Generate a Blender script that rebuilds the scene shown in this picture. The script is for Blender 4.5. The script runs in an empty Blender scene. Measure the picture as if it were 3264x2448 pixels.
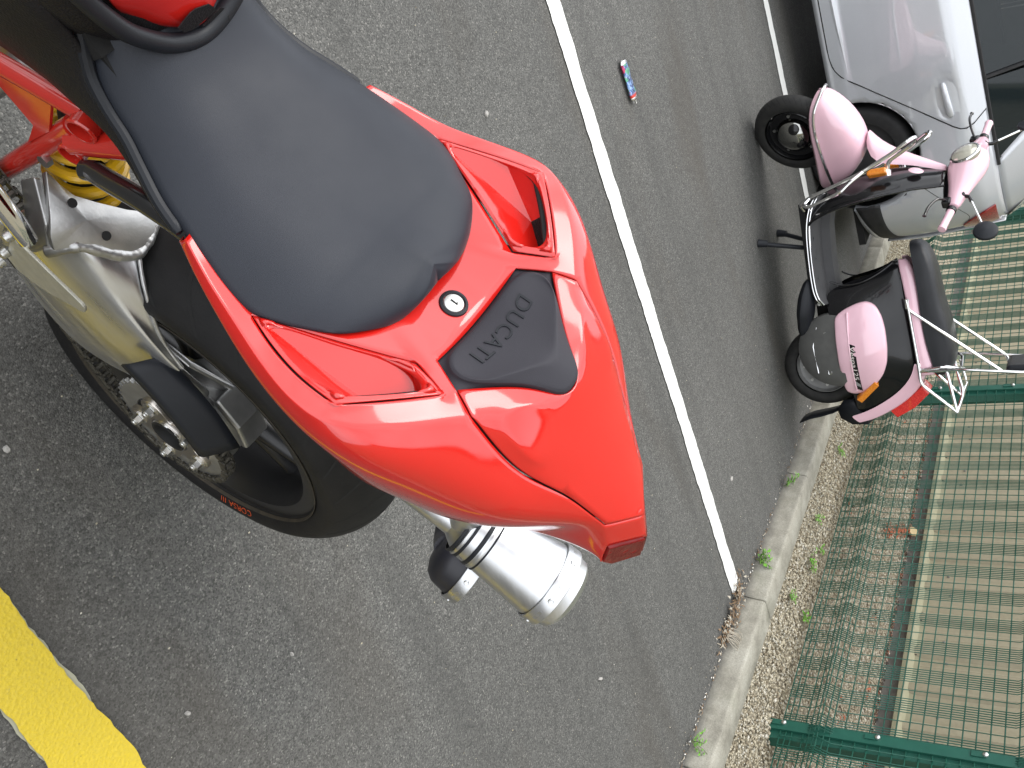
import bpy, bmesh, math, random
import numpy as np
from mathutils import Vector, Matrix
random.seed(7); np.random.seed(7)
S = bpy.context.scene
COL = S.collection
PI = math.pi
R = math.radians

# ------------------------------------------------------------------ camera
CAM_H = 1.424
def camera():
    yaw, pitch, roll = 1.0232725, .586200929, -.0593994
    f = Vector((-math.sin(yaw)*math.cos(pitch), math.cos(yaw)*math.cos(pitch), -math.sin(pitch)))
    r = Vector((math.cos(yaw), math.sin(yaw), 0)); u = r.cross(f)
    r2 = r*math.cos(roll)+u*math.sin(roll); u2 = -r*math.sin(roll)+u*math.cos(roll)
    cd = bpy.data.cameras.new('camera'); co = bpy.data.objects.new('camera', cd); COL.objects.link(co)
    # the photograph was taken with the phone on its side: picture-right is up in the world
    m = Matrix((u2, -r2, -f)).transposed().to_4x4(); m.translation = Vector((0, 0, CAM_H))
    co.matrix_world = m
    cd.sensor_fit = 'HORIZONTAL'; cd.sensor_width = 36; cd.lens = 31.31
    cd.clip_start = .02; cd.clip_end = 2000
    S.camera = co
camera()

# ------------------------------------------------------------------ sky and sun (overcast)
SUN_EL, SUN_AZ = R(58), R(215)      # azimuth clockwise from +Y
def sky():
    w = bpy.data.worlds.new('World'); S.world = w; w.use_nodes = True
    nt = w.node_tree; N = nt.nodes; L = nt.links
    bg = N['Background']
    st = N.new('ShaderNodeTexSky'); st.sky_type = 'NISHITA'; st.sun_disc = False
    st.sun_elevation = SUN_EL; st.sun_rotation = SUN_AZ
    st.air_density = 1.0; st.dust_density = 4.0; st.ozone_density = 1.0
    # overcast: the clear sky is mostly hidden by an even layer of cloud
    hs = N.new('ShaderNodeHueSaturation'); hs.inputs['Saturation'].default_value = .35
    L.new(st.outputs[0], hs.inputs['Color'])
    cl = N.new('ShaderNodeMix'); cl.data_type = 'RGBA'; cl.inputs[0].default_value = .75
    L.new(hs.outputs[0], cl.inputs[6]); cl.inputs[7].default_value = (11.1, 11.4, 11.9, 1)
    # cloud cover: soft uneven brightness all round
    tc = N.new('ShaderNodeTexCoord'); no = N.new('ShaderNodeTexNoise')
    no.inputs['Scale'].default_value = 2.2; no.inputs['Detail'].default_value = 4; no.inputs['Roughness'].default_value = .5
    L.new(tc.outputs['Generated'], no.inputs['Vector'])
    mr = N.new('ShaderNodeMapRange'); mr.inputs['From Min'].default_value = .3; mr.inputs['From Max'].default_value = .7
    mr.inputs['To Min'].default_value = .82; mr.inputs['To Max'].default_value = 1.25
    L.new(no.outputs['Fac'], mr.inputs['Value'])
    mx = N.new('ShaderNodeMix'); mx.data_type = 'RGBA'; mx.blend_type = 'MULTIPLY'; mx.inputs[0].default_value = 1
    L.new(cl.outputs[2], mx.inputs[6]); L.new(mr.outputs[0], mx.inputs[7])
    L.new(mx.outputs[2], bg.inputs['Color']); bg.inputs['Strength'].default_value = .15
    sd = bpy.data.lights.new('sun', 'SUN'); so = bpy.data.objects.new('sun', sd); COL.objects.link(so)
    sd.energy = .9; sd.angle = R(30); sd.color = (1, .97, .92)
    d = Vector((math.sin(SUN_AZ)*math.cos(SUN_EL), math.cos(SUN_AZ)*math.cos(SUN_EL), math.sin(SUN_EL)))
    so.rotation_euler = d.to_track_quat('Z', 'Y').to_euler(); so.location = (0, -4, 12)
sky()
S.render.engine = 'CYCLES'
S.view_settings.view_transform = 'Standard'; S.view_settings.look = 'None'
S.view_settings.exposure = .5; S.view_settings.gamma = 1; S.view_settings.use_curve_mapping = False
S.cycles.max_bounces = 6; S.cycles.diffuse_bounces = 3; S.cycles.glossy_bounces = 4; S.cycles.transparent_max_bounces = 8

# ------------------------------------------------------------------ helpers: objects
def link(o, parent=None):
    COL.objects.link(o)
    if parent is not None: o.parent = parent
    return o
def tag(o, label=None, cat=None, group=None, kind=None):
    if label: o['label'] = label
    if cat: o['category'] = cat
    if group: o['group'] = group
    if kind: o['kind'] = kind
    return o
def empty(name, loc=(0, 0, 0), rz=0, label=None, cat=None, group=None, mat=None):
    o = bpy.data.objects.new(name, None); COL.objects.link(o); o.empty_display_size = .1
    if mat is not None: o.matrix_world = mat
    else: o.location = loc; o.rotation_euler = (0, 0, rz)
    return tag(o, label, cat, group)
class MB:
    """collects geometry for one mesh object"""
    def __init__(s): s.v = []; s.f = []; s.m = []; s.mi = 0
    def add(s, v, f):
        n = len(s.v); s.v += [tuple(p) for p in v]; s.f += [tuple(i+n for i in q) for q in f]; s.m += [s.mi]*len(f); return s
    def box(s, c, d, M=None):
        x, y, z = d[0]/2, d[1]/2, d[2]/2
        v = [Vector((a*x, b*y, e*z)) for e in (-1, 1) for b in (-1, 1) for a in (-1, 1)]
        if M is not None: v = [M @ p for p in v]
        v = [p+Vector(c) for p in v]
        return s.add(v, [(0, 2, 3, 1), (4, 5, 7, 6), (0, 1, 5, 4), (2, 6, 7, 3), (0, 4, 6, 2), (1, 3, 7, 5)])
    def tube(s, pts, r, n=10, caps=True, closed=False, up=None, sq=None):
        pts = [Vector(p) for p in pts]; m = len(pts)
        rr = r if hasattr(r, '__len__') else [r]*m
        rings = []; prev = None
        for i, p in enumerate(pts):
            if closed: t = (pts[(i+1) % m]-pts[i-1])
            else: t = (pts[min(i+1, m-1)]-pts[max(i-1, 0)])
            t.normalize()
            if prev is None:
                a = Vector(up) if up is not None else (Vector((0, 0, 1)) if abs(t.z) < .9 else Vector((1, 0, 0)))
                x = t.cross(a).normalized()
            else:
                x = (prev-t*prev.dot(t)); x = x.normalized() if x.length > 1e-6 else t.orthogonal().normalized()
            prev = x; y = t.cross(x)
            k = sq if sq else (1, 1)
            rings.append([p+(x*math.cos(2*PI*j/n)*k[0]+y*math.sin(2*PI*j/n)*k[1])*rr[i] for j in range(n)])
        v = [q for g in rings for q in g]; f = []
        for i in range(m if closed else m-1):
            a = i*n; b = ((i+1) % m)*n
            for j in range(n): f.append((a+j, a+(j+1) % n, b+(j+1) % n, b+j))
        if caps and not closed:
            f.append(tuple(range(n-1, -1, -1))); f.append(tuple((m-1)*n+j for j in range(n)))
        return s.add(v, f)
    def lathe(s, prof, c=(0, 0, 0), axis=(0, 0, 1), n=32, closed=False, a0=0, a1=2*PI):
        """prof: (radius, height along axis)"""
        ax = Vector(axis).normalized(); x = ax.orthogonal().normalized(); y = ax.cross(x); c = Vector(c)
        full = abs(a1-a0-2*PI) < 1e-6; k = n if full else n+1
        v = []
        for r, h in prof:
            for j in range(k):
                a = a0+(a1-a0)*j/n; v.append(c+ax*h+(x*math.cos(a)+y*math.sin(a))*r)
        f = []; m = len(prof)
        for i in range(m if closed else m-1):
            for j in range(n):
                p, q = i*k, ((i+1) % m)*k; j2 = (j+1) % k
                f.append((p+j, p+j2, q+j2, q+j))
        return s.add(v, f)
    def grid(s, rows, closed_u=False, closed_v=False):
        n = len(rows[0]); m = len(rows); v = [p for r in rows for p in r]; f = []
        for i in range(m if closed_v else m-1):
            for j in range(n if closed_u else n-1):
                a = i*n; b = ((i+1) % m)*n; j2 = (j+1) % n
                f.append((a+j, a+j2, b+j2, b+j))
        return s.add(v, f)
    def prism(s, poly, d):
        """poly: 3D points of a planar polygon; d: extrusion vector"""
        n = len(poly); d = Vector(d); a = [Vector(p) for p in poly]; b = [p+d for p in a]
        f = [tuple(range(n-1, -1, -1)), tuple(range(n, 2*n))]+[(i, (i+1) % n, n+(i+1) % n, n+i) for i in range(n)]
        return s.add(a+b, f)
    def mesh(s, name, flip=False):
        me = bpy.data.meshes.new(name); me.from_pydata([tuple(p) for p in s.v], [], s.f)
        if max(s.m, default=0) > 0: me.polygons.foreach_set('material_index', s.m)
        me.update(); return me
    def build(s, name, mat, parent=None, smooth=True, angle=35, fix=True, loc=None):
        me = s.mesh(name)
        if fix:
            bm = bmesh.new(); bm.from_mesh(me); bmesh.ops.recalc_face_normals(bm, faces=bm.faces); bm.to_mesh(me); bm.free()
        for m in (mat if isinstance(mat, (list, tuple)) else [mat]): me.materials.append(m)
        if smooth: shade(me, angle)
        o = bpy.data.objects.new(name, me); link(o, parent)
        if loc is not None: o.location = loc
        return o
def shade(me, angle=35):
    me.polygons.foreach_set('use_smooth', [True]*len(me.polygons))
    try: me.set_sharp_from_angle(angle=R(angle))
    except Exception: pass
def bevel(o, w, seg=2, angle=30):
    m = o.modifiers.new('bevel', 'BEVEL'); m.width = w; m.segments = seg; m.limit_method = 'ANGLE'; m.angle_limit = R(angle); m.harden_normals = False
    return o
def subd(o, lv=2):
    m = o.modifiers.new('subdivision', 'SUBSURF'); m.levels = lv; m.render_levels = lv; return o
def solid(o, t, off=-1):
    m = o.modifiers.new('thickness', 'SOLIDIFY'); m.thickness = t; m.offset = off; m.use_even_offset = True; return o
def copy_tree(o, parent=None):
    c = o.copy(); COL.objects.link(c); c.parent = parent
    for ch in o.children: copy_tree(ch, c)
    return c
def spline(pts, n=8, closed=False):
    """Catmull-Rom through the points"""
    P = [Vector(p) for p in pts]; m = len(P); out = []
    for i in range(m if closed else m-1):
        if closed: a, b, c, d = P[i-1], P[i], P[(i+1) % m], P[(i+2) % m]
        else: a, b, c, d = P[max(i-1, 0)], P[i], P[i+1], P[min(i+2, m-1)]
        for k in range(n):
            t = k/n; out.append(.5*((2*b)+(c-a)*t+(2*a-5*b+4*c-d)*t*t+(3*b-a-3*c+d)*t**3))
    if not closed: out.append(P[-1].copy())
    return out
def fillet(pts, r, n=5, closed=False):
    """polyline with its corners rounded"""
    P = [Vector(p) for p in pts]; m = len(P); out = []
    rr = r if hasattr(r, '__len__') else [r]*m
    for i in range(m):
        if not closed and i in (0, m-1): out.append(P[i].copy()); continue
        a, b, c = P[i-1], P[i], P[(i+1) % m]
        d = min(rr[i], (a-b).length*.48, (c-b).length*.48)
        p = b+(a-b).normalized()*d; q = b+(c-b).normalized()*d
        for k in range(n+1):
            t = k/n; out.append(p*(1-t)**2+b*2*t*(1-t)+q*t*t)
    return out
def hexnut(mb, c, axis, r, h):
    ax = Vector(axis).normalized(); x = ax.orthogonal().normalized(); y = ax.cross(x); c = Vector(c)
    p = [c+(x*math.cos(PI/3*k)+y*math.sin(PI/3*k))*r for k in range(6)]
    mb.prism(p, ax*h)

# ------------------------------------------------------------------ helpers: materials
def mat(name, col=(.5, .5, .5), rough=.5, metal=0, spec=.5, coat=0, coat_rough=.03):
    m = bpy.data.materials.new(name); m.use_nodes = True; b = m.node_tree.nodes['Principled BSDF']
    b.inputs['Base Color'].default_value = (*col, 1); b.inputs['Roughness'].default_value = rough; b.inputs['Metallic'].default_value = metal
    b.inputs['Specular IOR Level'].default_value = spec; b.inputs['Coat Weight'].default_value = coat; b.inputs['Coat Roughness'].default_value = coat_rough
    return m
class NT:
    """small node-graph helper for one material"""
    def __init__(s, m): s.m = m; s.t = m.node_tree; s.b = s.t.nodes['Principled BSDF']; s._co = None
    def n(s, typ, ins=None, **kw):
        k = s.t.nodes.new(typ)
        for a, v in kw.items(): setattr(k, a, v)
        for a, v in (ins or {}).items():
            if isinstance(v, bpy.types.NodeSocket): s.t.links.new(v, k.inputs[a])
            else: k.inputs[a].default_value = v
        return k
    def co(s, kind='Object'):
        if s._co is None: s._co = s.n('ShaderNodeTexCoord')
        return s._co.outputs[kind]
    def noise(s, scale, detail=3, rough=.55, vec=None, dist=0):
        return s.n('ShaderNodeTexNoise', {'Vector': vec or s.co(), 'Scale': scale, 'Detail': detail, 'Roughness': rough, 'Distortion': dist}).outputs['Fac']
    def voro(s, scale, feature='F1', vec=None, out='Distance', rnd=1.0):
        return s.n('ShaderNodeTexVoronoi', {'Vector': vec or s.co(), 'Scale': scale, 'Randomness': rnd}, feature=feature).outputs[out]
    def ramp(s, fac, stops, interp='LINEAR'):
        k = s.n('ShaderNodeValToRGB', {'Fac': fac}); e = k.color_ramp.elements; k.color_ramp.interpolation = interp
        while len(e) < len(stops): e.new(.5)
        for el, (p, c) in zip(e, stops):
            el.position = p; el.color = (*c, 1) if hasattr(c, '__len__') else (c, c, c, 1)
        return k.outputs['Color']
    def mix(s, fac, a, b, mode='MIX'):
        k = s.n('ShaderNodeMix', data_type='RGBA', blend_type=mode)
        for idx, v in ((0, fac), (6, a), (7, b)):
            if isinstance(v, bpy.types.NodeSocket): s.t.links.new(v, k.inputs[idx])
            elif idx == 0: k.inputs[0].default_value = v
            else: k.inputs[idx].default_value = (*v, 1) if hasattr(v, '__len__') else (v, v, v, 1)
        return k.outputs[2]
    def math(s, op, a, b=0.0, c=None, clamp=False):
        ins = {0: a, 1: b}
        if c is not None: ins[2] = c
        return s.n('ShaderNodeMath', ins, operation=op, use_clamp=clamp).outputs[0]
    def sep(s, vec=None):
        return s.n('ShaderNodeSeparateXYZ', {0: vec or s.co()}).outputs
    def scaled(s, sc, vec=None):
        return s.n('ShaderNodeMapping', {'Vector': vec or s.co(), 'Scale': sc}).outputs[0]
    def set(s, inp, v):
        if isinstance(v, bpy.types.NodeSocket): s.t.links.new(v, s.b.inputs[inp])
        else: s.b.inputs[inp].default_value = v
    def bump(s, h, dist=.002, strength=1.0, normal=None):
        k = s.n('ShaderNodeBump', {'Height': h, 'Distance': dist, 'Strength': strength})
        if normal is not None: s.t.links.new(normal, k.inputs['Normal'])
        s.t.links.new(k.outputs[0], s.b.inputs['Normal']); return k.outputs[0]
# ------------------------------------------------------------------ site materials
def m_asphalt():
    m = mat('asphalt', (.06, .06, .06), .85, spec=.3); t = NT(m); co = t.co()
    cells = t.n('ShaderNodeTexVoronoi', {'Vector': co, 'Scale': 300, 'Randomness': 1.0}, feature='F1'); rgb = t.sep(cells.outputs['Color'])
    tone = t.ramp(rgb[0], [(0, (.062, .062, .058)), (.5, (.112, .111, .104)), (.88, (.142, .14, .13)), (.97, (.19, .186, .172)), (1, (.26, .25, .23))])
    fine = t.noise(520, 1, .6); c = t.mix(.5, tone, t.ramp(fine, [(.3, .55), (.7, 1.3)]), 'MULTIPLY')
    mid = t.noise(34, 2, .6); c = t.mix(.5, c, t.ramp(mid, [(.3, .78), (.7, 1.2)]), 'MULTIPLY')
    big = t.noise(.75, 3, .6); c = t.mix(.8, c, t.ramp(big, [(.3, .86), (.7, 1.1)]), 'MULTIPLY')
    # brown oil stains and tyre-polished streaks that run along the bays
    st = t.noise(1, 3, .6, vec=t.scaled((1.7, .55, 1))); c = t.mix(t.ramp(st, [(.54, 0.0), (.70, .5)]), c, (.07, .06, .048))
    st2 = t.noise(1, 2, .5, vec=t.scaled((5.5, .35, 1))); c = t.mix(t.ramp(st2, [(.52, 0.0), (.7, .32)]), c, (.055, .055, .052))
    t.set('Base Color', c)
    h = t.math('ADD', t.math('MULTIPLY', cells.outputs['Distance'], -.8), t.math('MULTIPLY', fine, .5)); h = t.math('ADD', h, t.math('MULTIPLY', rgb[1], .5))
    t.bump(h, .0018, .8); t.set('Roughness', .8); return m
def m_paint(name, col, dirt, edge=(.6, .58, .5)):
    m = mat(name, col, .62, spec=.4); t = NT(m)
    fine = t.noise(260, 3, .6); c = t.mix(t.ramp(fine, [(.35, .0), (.75, .28)]), col, dirt)
    sp = t.noise(38, 6, .72); c = t.mix(t.ramp(sp, [(.63, 0.0), (.72, .75)]), c, dirt)
    pit = t.voro(95, 'F1'); pm = t.math('MULTIPLY', t.ramp(pit, [(.0, 1.0), (.16, 0.0)]), t.ramp(t.noise(16, 3), [(.52, 0.0), (.66, .9)]))
    c = t.mix(pm, c, (.06, .055, .045)); t.set('Base Color', c)
    t.bump(t.math('ADD', t.voro(150, 'F1'), fine), .0016, .7); return m
def m_kerb():
    m = mat('kerb concrete', (.36, .34, .3), .85, spec=.3); t = NT(m)
    c = t.ramp(t.noise(9, 6, .65), [(.25, (.19, .178, .145)), (.5, (.31, .295, .245)), (.75, (.40, .385, .33))])
    c = t.mix(.5, c, t.ramp(t.noise(180, 3, .6), [(.3, .62), (.7, 1.25)]), 'MULTIPLY')
    z = t.sep()[2]; grime = t.ramp(t.math('ADD', z, t.math('MULTIPLY', t.noise(14, 4), .05)), [(.018, .85), (.062, 0.0)])
    c = t.mix(grime, c, (.1, .095, .085))
    c = t.mix(t.ramp(t.noise(3.2, 5, .7), [(.56, 0.0), (.7, .5)]), c, (.2, .2, .15)); t.set('Base Color', c)
    t.bump(t.math('ADD', t.noise(120, 4, .6), t.math('MULTIPLY', t.voro(70), .5)), .003, .6); return m
def m_stone(name='gravel stone'):
    m = mat(name, (.45, .4, .32), .85, spec=.3); t = NT(m)
    g = t.n('ShaderNodeNewGeometry').outputs['Random Per Island']
    c = t.ramp(g, [(0, (.17, .135, .09)), (.2, (.31, .265, .185)), (.5, (.44, .39, .285)), (.75, (.52, .475, .37)), (.9, (.40, .385, .33)), (1, (.64, .6, .51))])
    c = t.mix(.45, c, t.ramp(t.noise(160, 3), [(.3, .6), (.7, 1.2)]), 'MULTIPLY'); t.set('Base Color', c); t.bump(t.noise(300, 3), .001, .6); return m
def m_gravelbed():
    m = mat('gravel bed', (.2, .17, .13), .95); t = NT(m)
    v = t.n('ShaderNodeTexVoronoi', {'Vector': t.co(), 'Scale': 62}); c = t.ramp(t.sep(v.outputs['Color'])[0], [(0, (.22, .185, .125)), (.5, (.40, .35, .255)), (1, (.55, .5, .38))])
    e = t.ramp(v.outputs['Distance'], [(.3, 1.0), (.75, .4)]); t.set('Base Color', t.mix(1, c, e, 'MULTIPLY')); t.bump(e, .005, 1); return m
def m_cladding():
    m = mat('beige coated steel', (.46, .4, .29), .55, spec=.4); t = NT(m)
    st = t.noise(1, 4, .6, vec=t.scaled((22, 4, .8))); c = t.ramp(st, [(.25, (.285, .255, .175)), (.6, (.315, .285, .2)), (.8, (.335, .305, .222))])
    c = t.mix(.35, c, t.ramp(t.noise(40, 4), [(.3, .75), (.7, 1.15)]), 'MULTIPLY'); t.set('Base Color', c)
    t.bump(t.noise(5, 3), .004, .25); return m
def noisy(name, a, b, scale=30, rough=.6, spec=.4, bump=0, bscale=None, metal=0, detail=4, coat=0):
    m = mat(name, a, rough, metal, spec, coat); t = NT(m)
    t.set('Base Color', t.ramp(t.noise(scale, detail), [(.3, a), (.7, b)]))
    if bump: t.bump(t.noise(bscale or scale*4, 3), bump, .6)
    return m
M_ASPH = m_asphalt(); M_WHITE = m_paint('white road paint', (.8, .8, .77), (.42, .41, .38)); M_YEL = m_paint('yellow road paint', (.64, .475, .03), (.36, .29, .09))
M_KERB = m_kerb(); M_STONE = m_stone(); M_BED = m_gravelbed(); M_CLAD = m_cladding()
M_GREEN = noisy('green coated wire', (.012, .085, .058), (.02, .115, .08), 60, .42, .5)
M_GPOST = noisy('green coated post', (.008, .075, .052), (.014, .1, .07), 14, .4, .5, .0006, 60)
M_PLINTH = noisy('concrete plinth', (.14, .135, .12), (.24, .225, .2), 12, .9, .3, .003, 70)
M_FLASH = noisy('pale yellow flashing', (.25, .24, .155), (.30, .285, .19), 9, .55)
M_CLOSER = mat('dark foam closer', (.02, .018, .016), .9)
M_ZINC = mat('zinc plated steel', (.62, .62, .6), .32, 1)
M_EARTH = noisy('litter and earth', (.03, .024, .018), (.12, .08, .05), 40, .95, .2, .01, 80)

# ------------------------------------------------------------------ ground, markings, kerb
def slab(name, x0, x1, y0, y1, z, m, kind='structure', parent=None):
    o = MB().add([(x0, y0, z), (x1, y0, z), (x1, y1, z), (x0, y1, z)], [(0, 1, 2, 3)]).build(name, m, parent, smooth=False, fix=False)
    if kind: tag(o, kind=kind)
    return o
KY = 2.94; KT = .1; GZ = .088
slab('ground', -400, 400, -400, 400, -.02, M_ASPH)
slab('car_park_asphalt', -40, 30, -30, KY+.06, 0, M_ASPH)
def ragged(name, x0, x1, y0, y1, z, m, jag, seed, step=.012, end_jag=0):
    """painted line along Y with uneven edges"""
    rnd = random.Random(seed); n = int((y1-y0)/step); L = []; Rr = []; a = b = 0
    for i in range(n+1):
        a = a*.8+rnd.uniform(-jag, jag)*.6; b = b*.8+rnd.uniform(-jag, jag)*.6
        y = y0+(y1-y0)*i/n; L.append((x0+a, y, z)); Rr.append((x1+b, y, z))
    mb = MB(); mb.grid([[p, q] for p, q in zip(L, Rr)])
    o = mb.build(name, m, smooth=False, fix=False); tag(o, kind='structure'); return o
ragged('bay_line_white', -2.828, -2.738, -6, 2.84, .004, M_WHITE, .004, 1)
ragged('bay_line_white', -5.21, -5.12, -6, 2.86, .004, M_WHITE, .004, 2)
ragged('bay_line_white', -7.59, -7.5, -6, 2.86, .004, M_WHITE, .004, 4)
ragged('bay_line_yellow_edge', -.4535, -.3485, -6, 2.84, .003, mat('old pale paint', (.36, .35, .26), .8), .005, 3)
ragged('bay_line_yellow', -.4525, -.3495, -6, 2.84, .006, M_YEL, .005, 5)

# kerb: separate half-battered kerb stones, each a piece of the kerb
def kerb():
    root = empty('kerb', (0, KY, 0)); tag(root, kind='structure')
    prof = [(.0, -.08), (.0, .0), (.004, .02), (.012, .062), (.0165, .086), (.0185, .0935), (.0235, .098), (.031, KT), (.14, KT-.002), (.146, KT-.008), (.146, -.08)]
    Lk = .914; joints = [-1.93+Lk*k for k in range(-13, 5)]
    # joints seen in the photograph
    for i, x1 in enumerate(joints):
        x0 = x1-Lk+.006; rnd = random.Random(i); dz = rnd.uniform(-.003, .003); dy = rnd.uniform(-.004, .004)
        mb = MB(); xs = [x0, x0+.006]+[x0+(x1-x0)*k/14 for k in range(1, 14)]+[x1-.006, x1]; rows = []
        for k, x in enumerate(xs):
            s = .004 if k in (0, len(xs)-1) else 0
            rows.append([(x, p[0]+dy+s*(p[0] < .1)+rnd.uniform(-.0012, .0012), p[1]+dz-s*(p[1] > .03)+rnd.uniform(-.001, .001)*(p[1] > .01)) for p in prof])
        mb.grid(rows); n = len(prof)
        mb.f.append(tuple(range(n-1, -1, -1))); mb.m.append(0); mb.f.append(tuple((len(xs)-1)*n+j for j in range(n))); mb.m.append(0)
        mb.build('kerb_stone', M_KERB, root, angle=50)
kerb()
slab('gravel_bed', -22, 12, KY+.12, 5.3, GZ-.012, M_BED)

def gravel():
    rs = np.random.RandomState(3); N = 72000
    # seen ground between kerb and building; denser towards the camera
    X = -1.2-rs.rand(N)**1.25*6.6; Y = 3.075+rs.rand(N)**1.1*2.06
    size = .0036+.0052*rs.rand(N)**1.6; size[rs.rand(N) < .02] *= 1.7
    base = np.array([(1, 0, 0), (-1, 0, 0), (0, 1, 0), (0, -1, 0), (0, 0, 1), (0, 0, -1)], float)
    tri = np.array([(0, 2, 4), (2, 1, 4), (1, 3, 4), (3, 0, 4), (2, 0, 5), (1, 2, 5), (3, 1, 5), (0, 3, 5)])
    jit = .75+.5*rs.rand(N, 6, 1)
    a = rs.rand(N)*2*PI; ca, sa = np.cos(a), np.sin(a); el = rs.randn(N)*.45; ce, se = np.cos(el), np.sin(el)
    v = base[None]*jit*np.stack([np.ones(N)*1.25, .75+.4*rs.rand(N), .55+.3*rs.rand(N)], 1)[:, None]
    v = v+.12*rs.randn(N, 6, 3)
    x, y, z = v[..., 0], v[..., 1], v[..., 2]
    y, z = y*ce[:, None]-z*se[:, None], y*se[:, None]+z*ce[:, None]
    x, y = x*ca[:, None]-y*sa[:, None], x*sa[:, None]+y*ca[:, None]
    v = np.stack([x, y, z], -1)*size[:, None, None]
    zz = GZ-.006+.006*rs.rand(N)
    v += np.stack([X, Y, zz], -1)[:, None]
    V = v.reshape(-1, 3); F = (tri[None]+(np.arange(N)*6)[:, None, None]).reshape(-1, 3)
    me = bpy.data.meshes.new('gravel'); me.vertices.add(len(V)); me.vertices.foreach_set('co', V.ravel())
    me.loops.add(F.size); me.loops.foreach_set('vertex_index', F.ravel().astype(np.int32)); me.polygons.add(len(F))
    me.polygons.foreach_set('loop_start', np.arange(0, F.size, 3, dtype=np.int32))
    me.update(calc_edges=True); me.validate(); me.materials.append(M_STONE)
    o = bpy.data.objects.new('gravel', me); link(o); tag(o, 'pale beige loose gravel between the kerb and the building', 'gravel', kind='stuff')
gravel()

# ------------------------------------------------------------------ building behind the fence
def building():
    b = empty('building', (-3.5, 5.06, 0), label='industrial building clad in beige ribbed steel sheets behind the green fence', cat='building')
    W0, W1, HT = -19.2, 9.2, 10.0; ox, oy = 3.5, -5.06
    def T(v): return [(x+ox, y+oy, z) for x, y, z in v]
    mb = MB(); mb.box((( W0+W1)/2+ox, .06+.15, .0), (W1-W0, .3, .44)); mb.build('plinth', M_PLINTH, b, smooth=False)
    # drip flashing along the foot of the sheets
    pr = [(.0, .2), (-.004, .197), (-.012, .2), (-.014, .236), (-.01, .241), (.035, .262), (.04, .3), (.046, .3), (.046, .205)]
    mb = MB(); mb.grid([[(x+ox, p[0], p[1]) for p in pr] for x in (W0, W1)], closed_u=True); mb.build('drip_flashing', M_FLASH, b, smooth=False)
    pitch = .3155; k0 = int(round((-3.86-W0)/pitch)); x0 = -3.86-pitch*k0-.06-.05
    # trapezoid profile of one pitch (x, depth); depth 0 = rib face, outwards is -y
    P = [(0, .034), (.030, .010), (.080, .010), (.11, .034), (.17, .034), (.178, .032), (.186, .034), (.236, .034), (.244, .032), (.252, .034)]
    nsheet = int((W1-x0)/(pitch*3))
    for s_ in range(nsheet):
        xs = x0+s_*pitch*3; pts = []
        for k in range(3):
            for px, py in P: pts.append((xs+k*pitch+px+ox, py+.006+(.0025 if s_ % 2 else 0)))
        pts.append((xs+3*pitch+.02+ox, .034+.006+(.0025 if s_ % 2 else 0)))
        mb = MB(); mb.grid([[(x, y, z) for x, y in pts] for z in (.252, HT)]); o = mb.build('cladding_sheet', M_CLAD, b, smooth=False)
        for k in range(3):
            q = MB(); c = xs+k*pitch+ox
            q.prism([(c+.012, .03, .2535), (c+.04, .02, .2535), (c+.07, .02, .2535), (c+.098, .03, .2535)], (0, 0, .02)); q.build('foam_closer', M_CLOSER, o, smooth=False)
            for dx in (.135, .265):
                if (k+s_+int(dx*10)) % 2: continue
                q = MB(); cc = (c+dx, .034+.006, .42+random.uniform(-.04, .05)); q.lathe([(0, -.009), (.005, -.008), (.006, -.003), (.01, -.002), (.011, .0)], cc, (0, 1, 0), 8); q.build('screw', M_PLINTH, o)
    # roof edge, end and rear walls (out of the picture, they close the block)
    mb = MB(); mb.box(((W0+W1)/2+ox, 4.2, HT/2+.1), (W1-W0-.02, 8.0, HT-.2)); mb.build('inner_wall', M_PLINTH, b, smooth=False)
    mb = MB(); mb.box(((W0+W1)/2+ox, 4.1, HT+.12), (W1-W0+.3, 8.5, .24)); mb.build('roof', M_FLASH, b, smooth=False)
building()

# ------------------------------------------------------------------ fence
FY = 3.45
POSTS = [-2.535, -5.245, -7.955, .175]
def fence_post(x, label):
    p = empty('fence_post', (x, FY, GZ-.02), label=label, cat='fence post', group='green fence posts')
    mb = MB(); H = 2.12
    # folded steel post: box with two clamping flanges
    sec = [(-.048, .012), (-.048, .002), (-.02, .002), (-.014, .045), (.03, .045), (.034, .004), (.034, -.0), (-.0, -.002), (-.048, -.003)]
    sec = [(-.05, -.006), (.002, -.006), (.002, .012), (.038, .014), (.04, .074), (-.03, .076), (-.032, .004), (-.05, .002)]
    mb.grid([[(a, b, z) for a, b in sec] for z in (0, .04, .3, 1.2, H)], closed_u=True); n = len(sec)
    mb.f += [tuple(range(n-1, -1, -1)), tuple(4*n+j for j in range(n))]; mb.m += [0, 0]
    o = mb.build('post_section', M_GPOST, p, smooth=False); bevel(o, .0015, 2)
    mb = MB(); mb.box((.004, .035, H+.006), (.1, .1, .018)); bevel(mb.build('post_cap', M_GPOST, p, smooth=False), .005, 2)
    for z in (.075, .475, .885, 1.3, 1.7):
        mb = MB(); mb.box((-.032, -.009, z-.028), (.026, .005, .05)); c = mb.build('clamp', M_GPOST, p, smooth=False); bevel(c, .0015)
        mb = MB(); mb.lathe([(0, -.011), (.006, -.0105), (.0105, -.007), (.0115, 0)], (-.033, -.0075, z), (0, 1, 0), 12); mb.build('bolt', M_ZINC, p)
    return p
for x, l in zip(POSTS, ['green steel fence post at the lower right, nearest the camera', 'green steel fence post directly behind the scooter luggage rack', 'green steel fence post behind the rear of the silver car', 'green steel fence post at the far right end of the fence']):
    fence_post(x, l)
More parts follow.
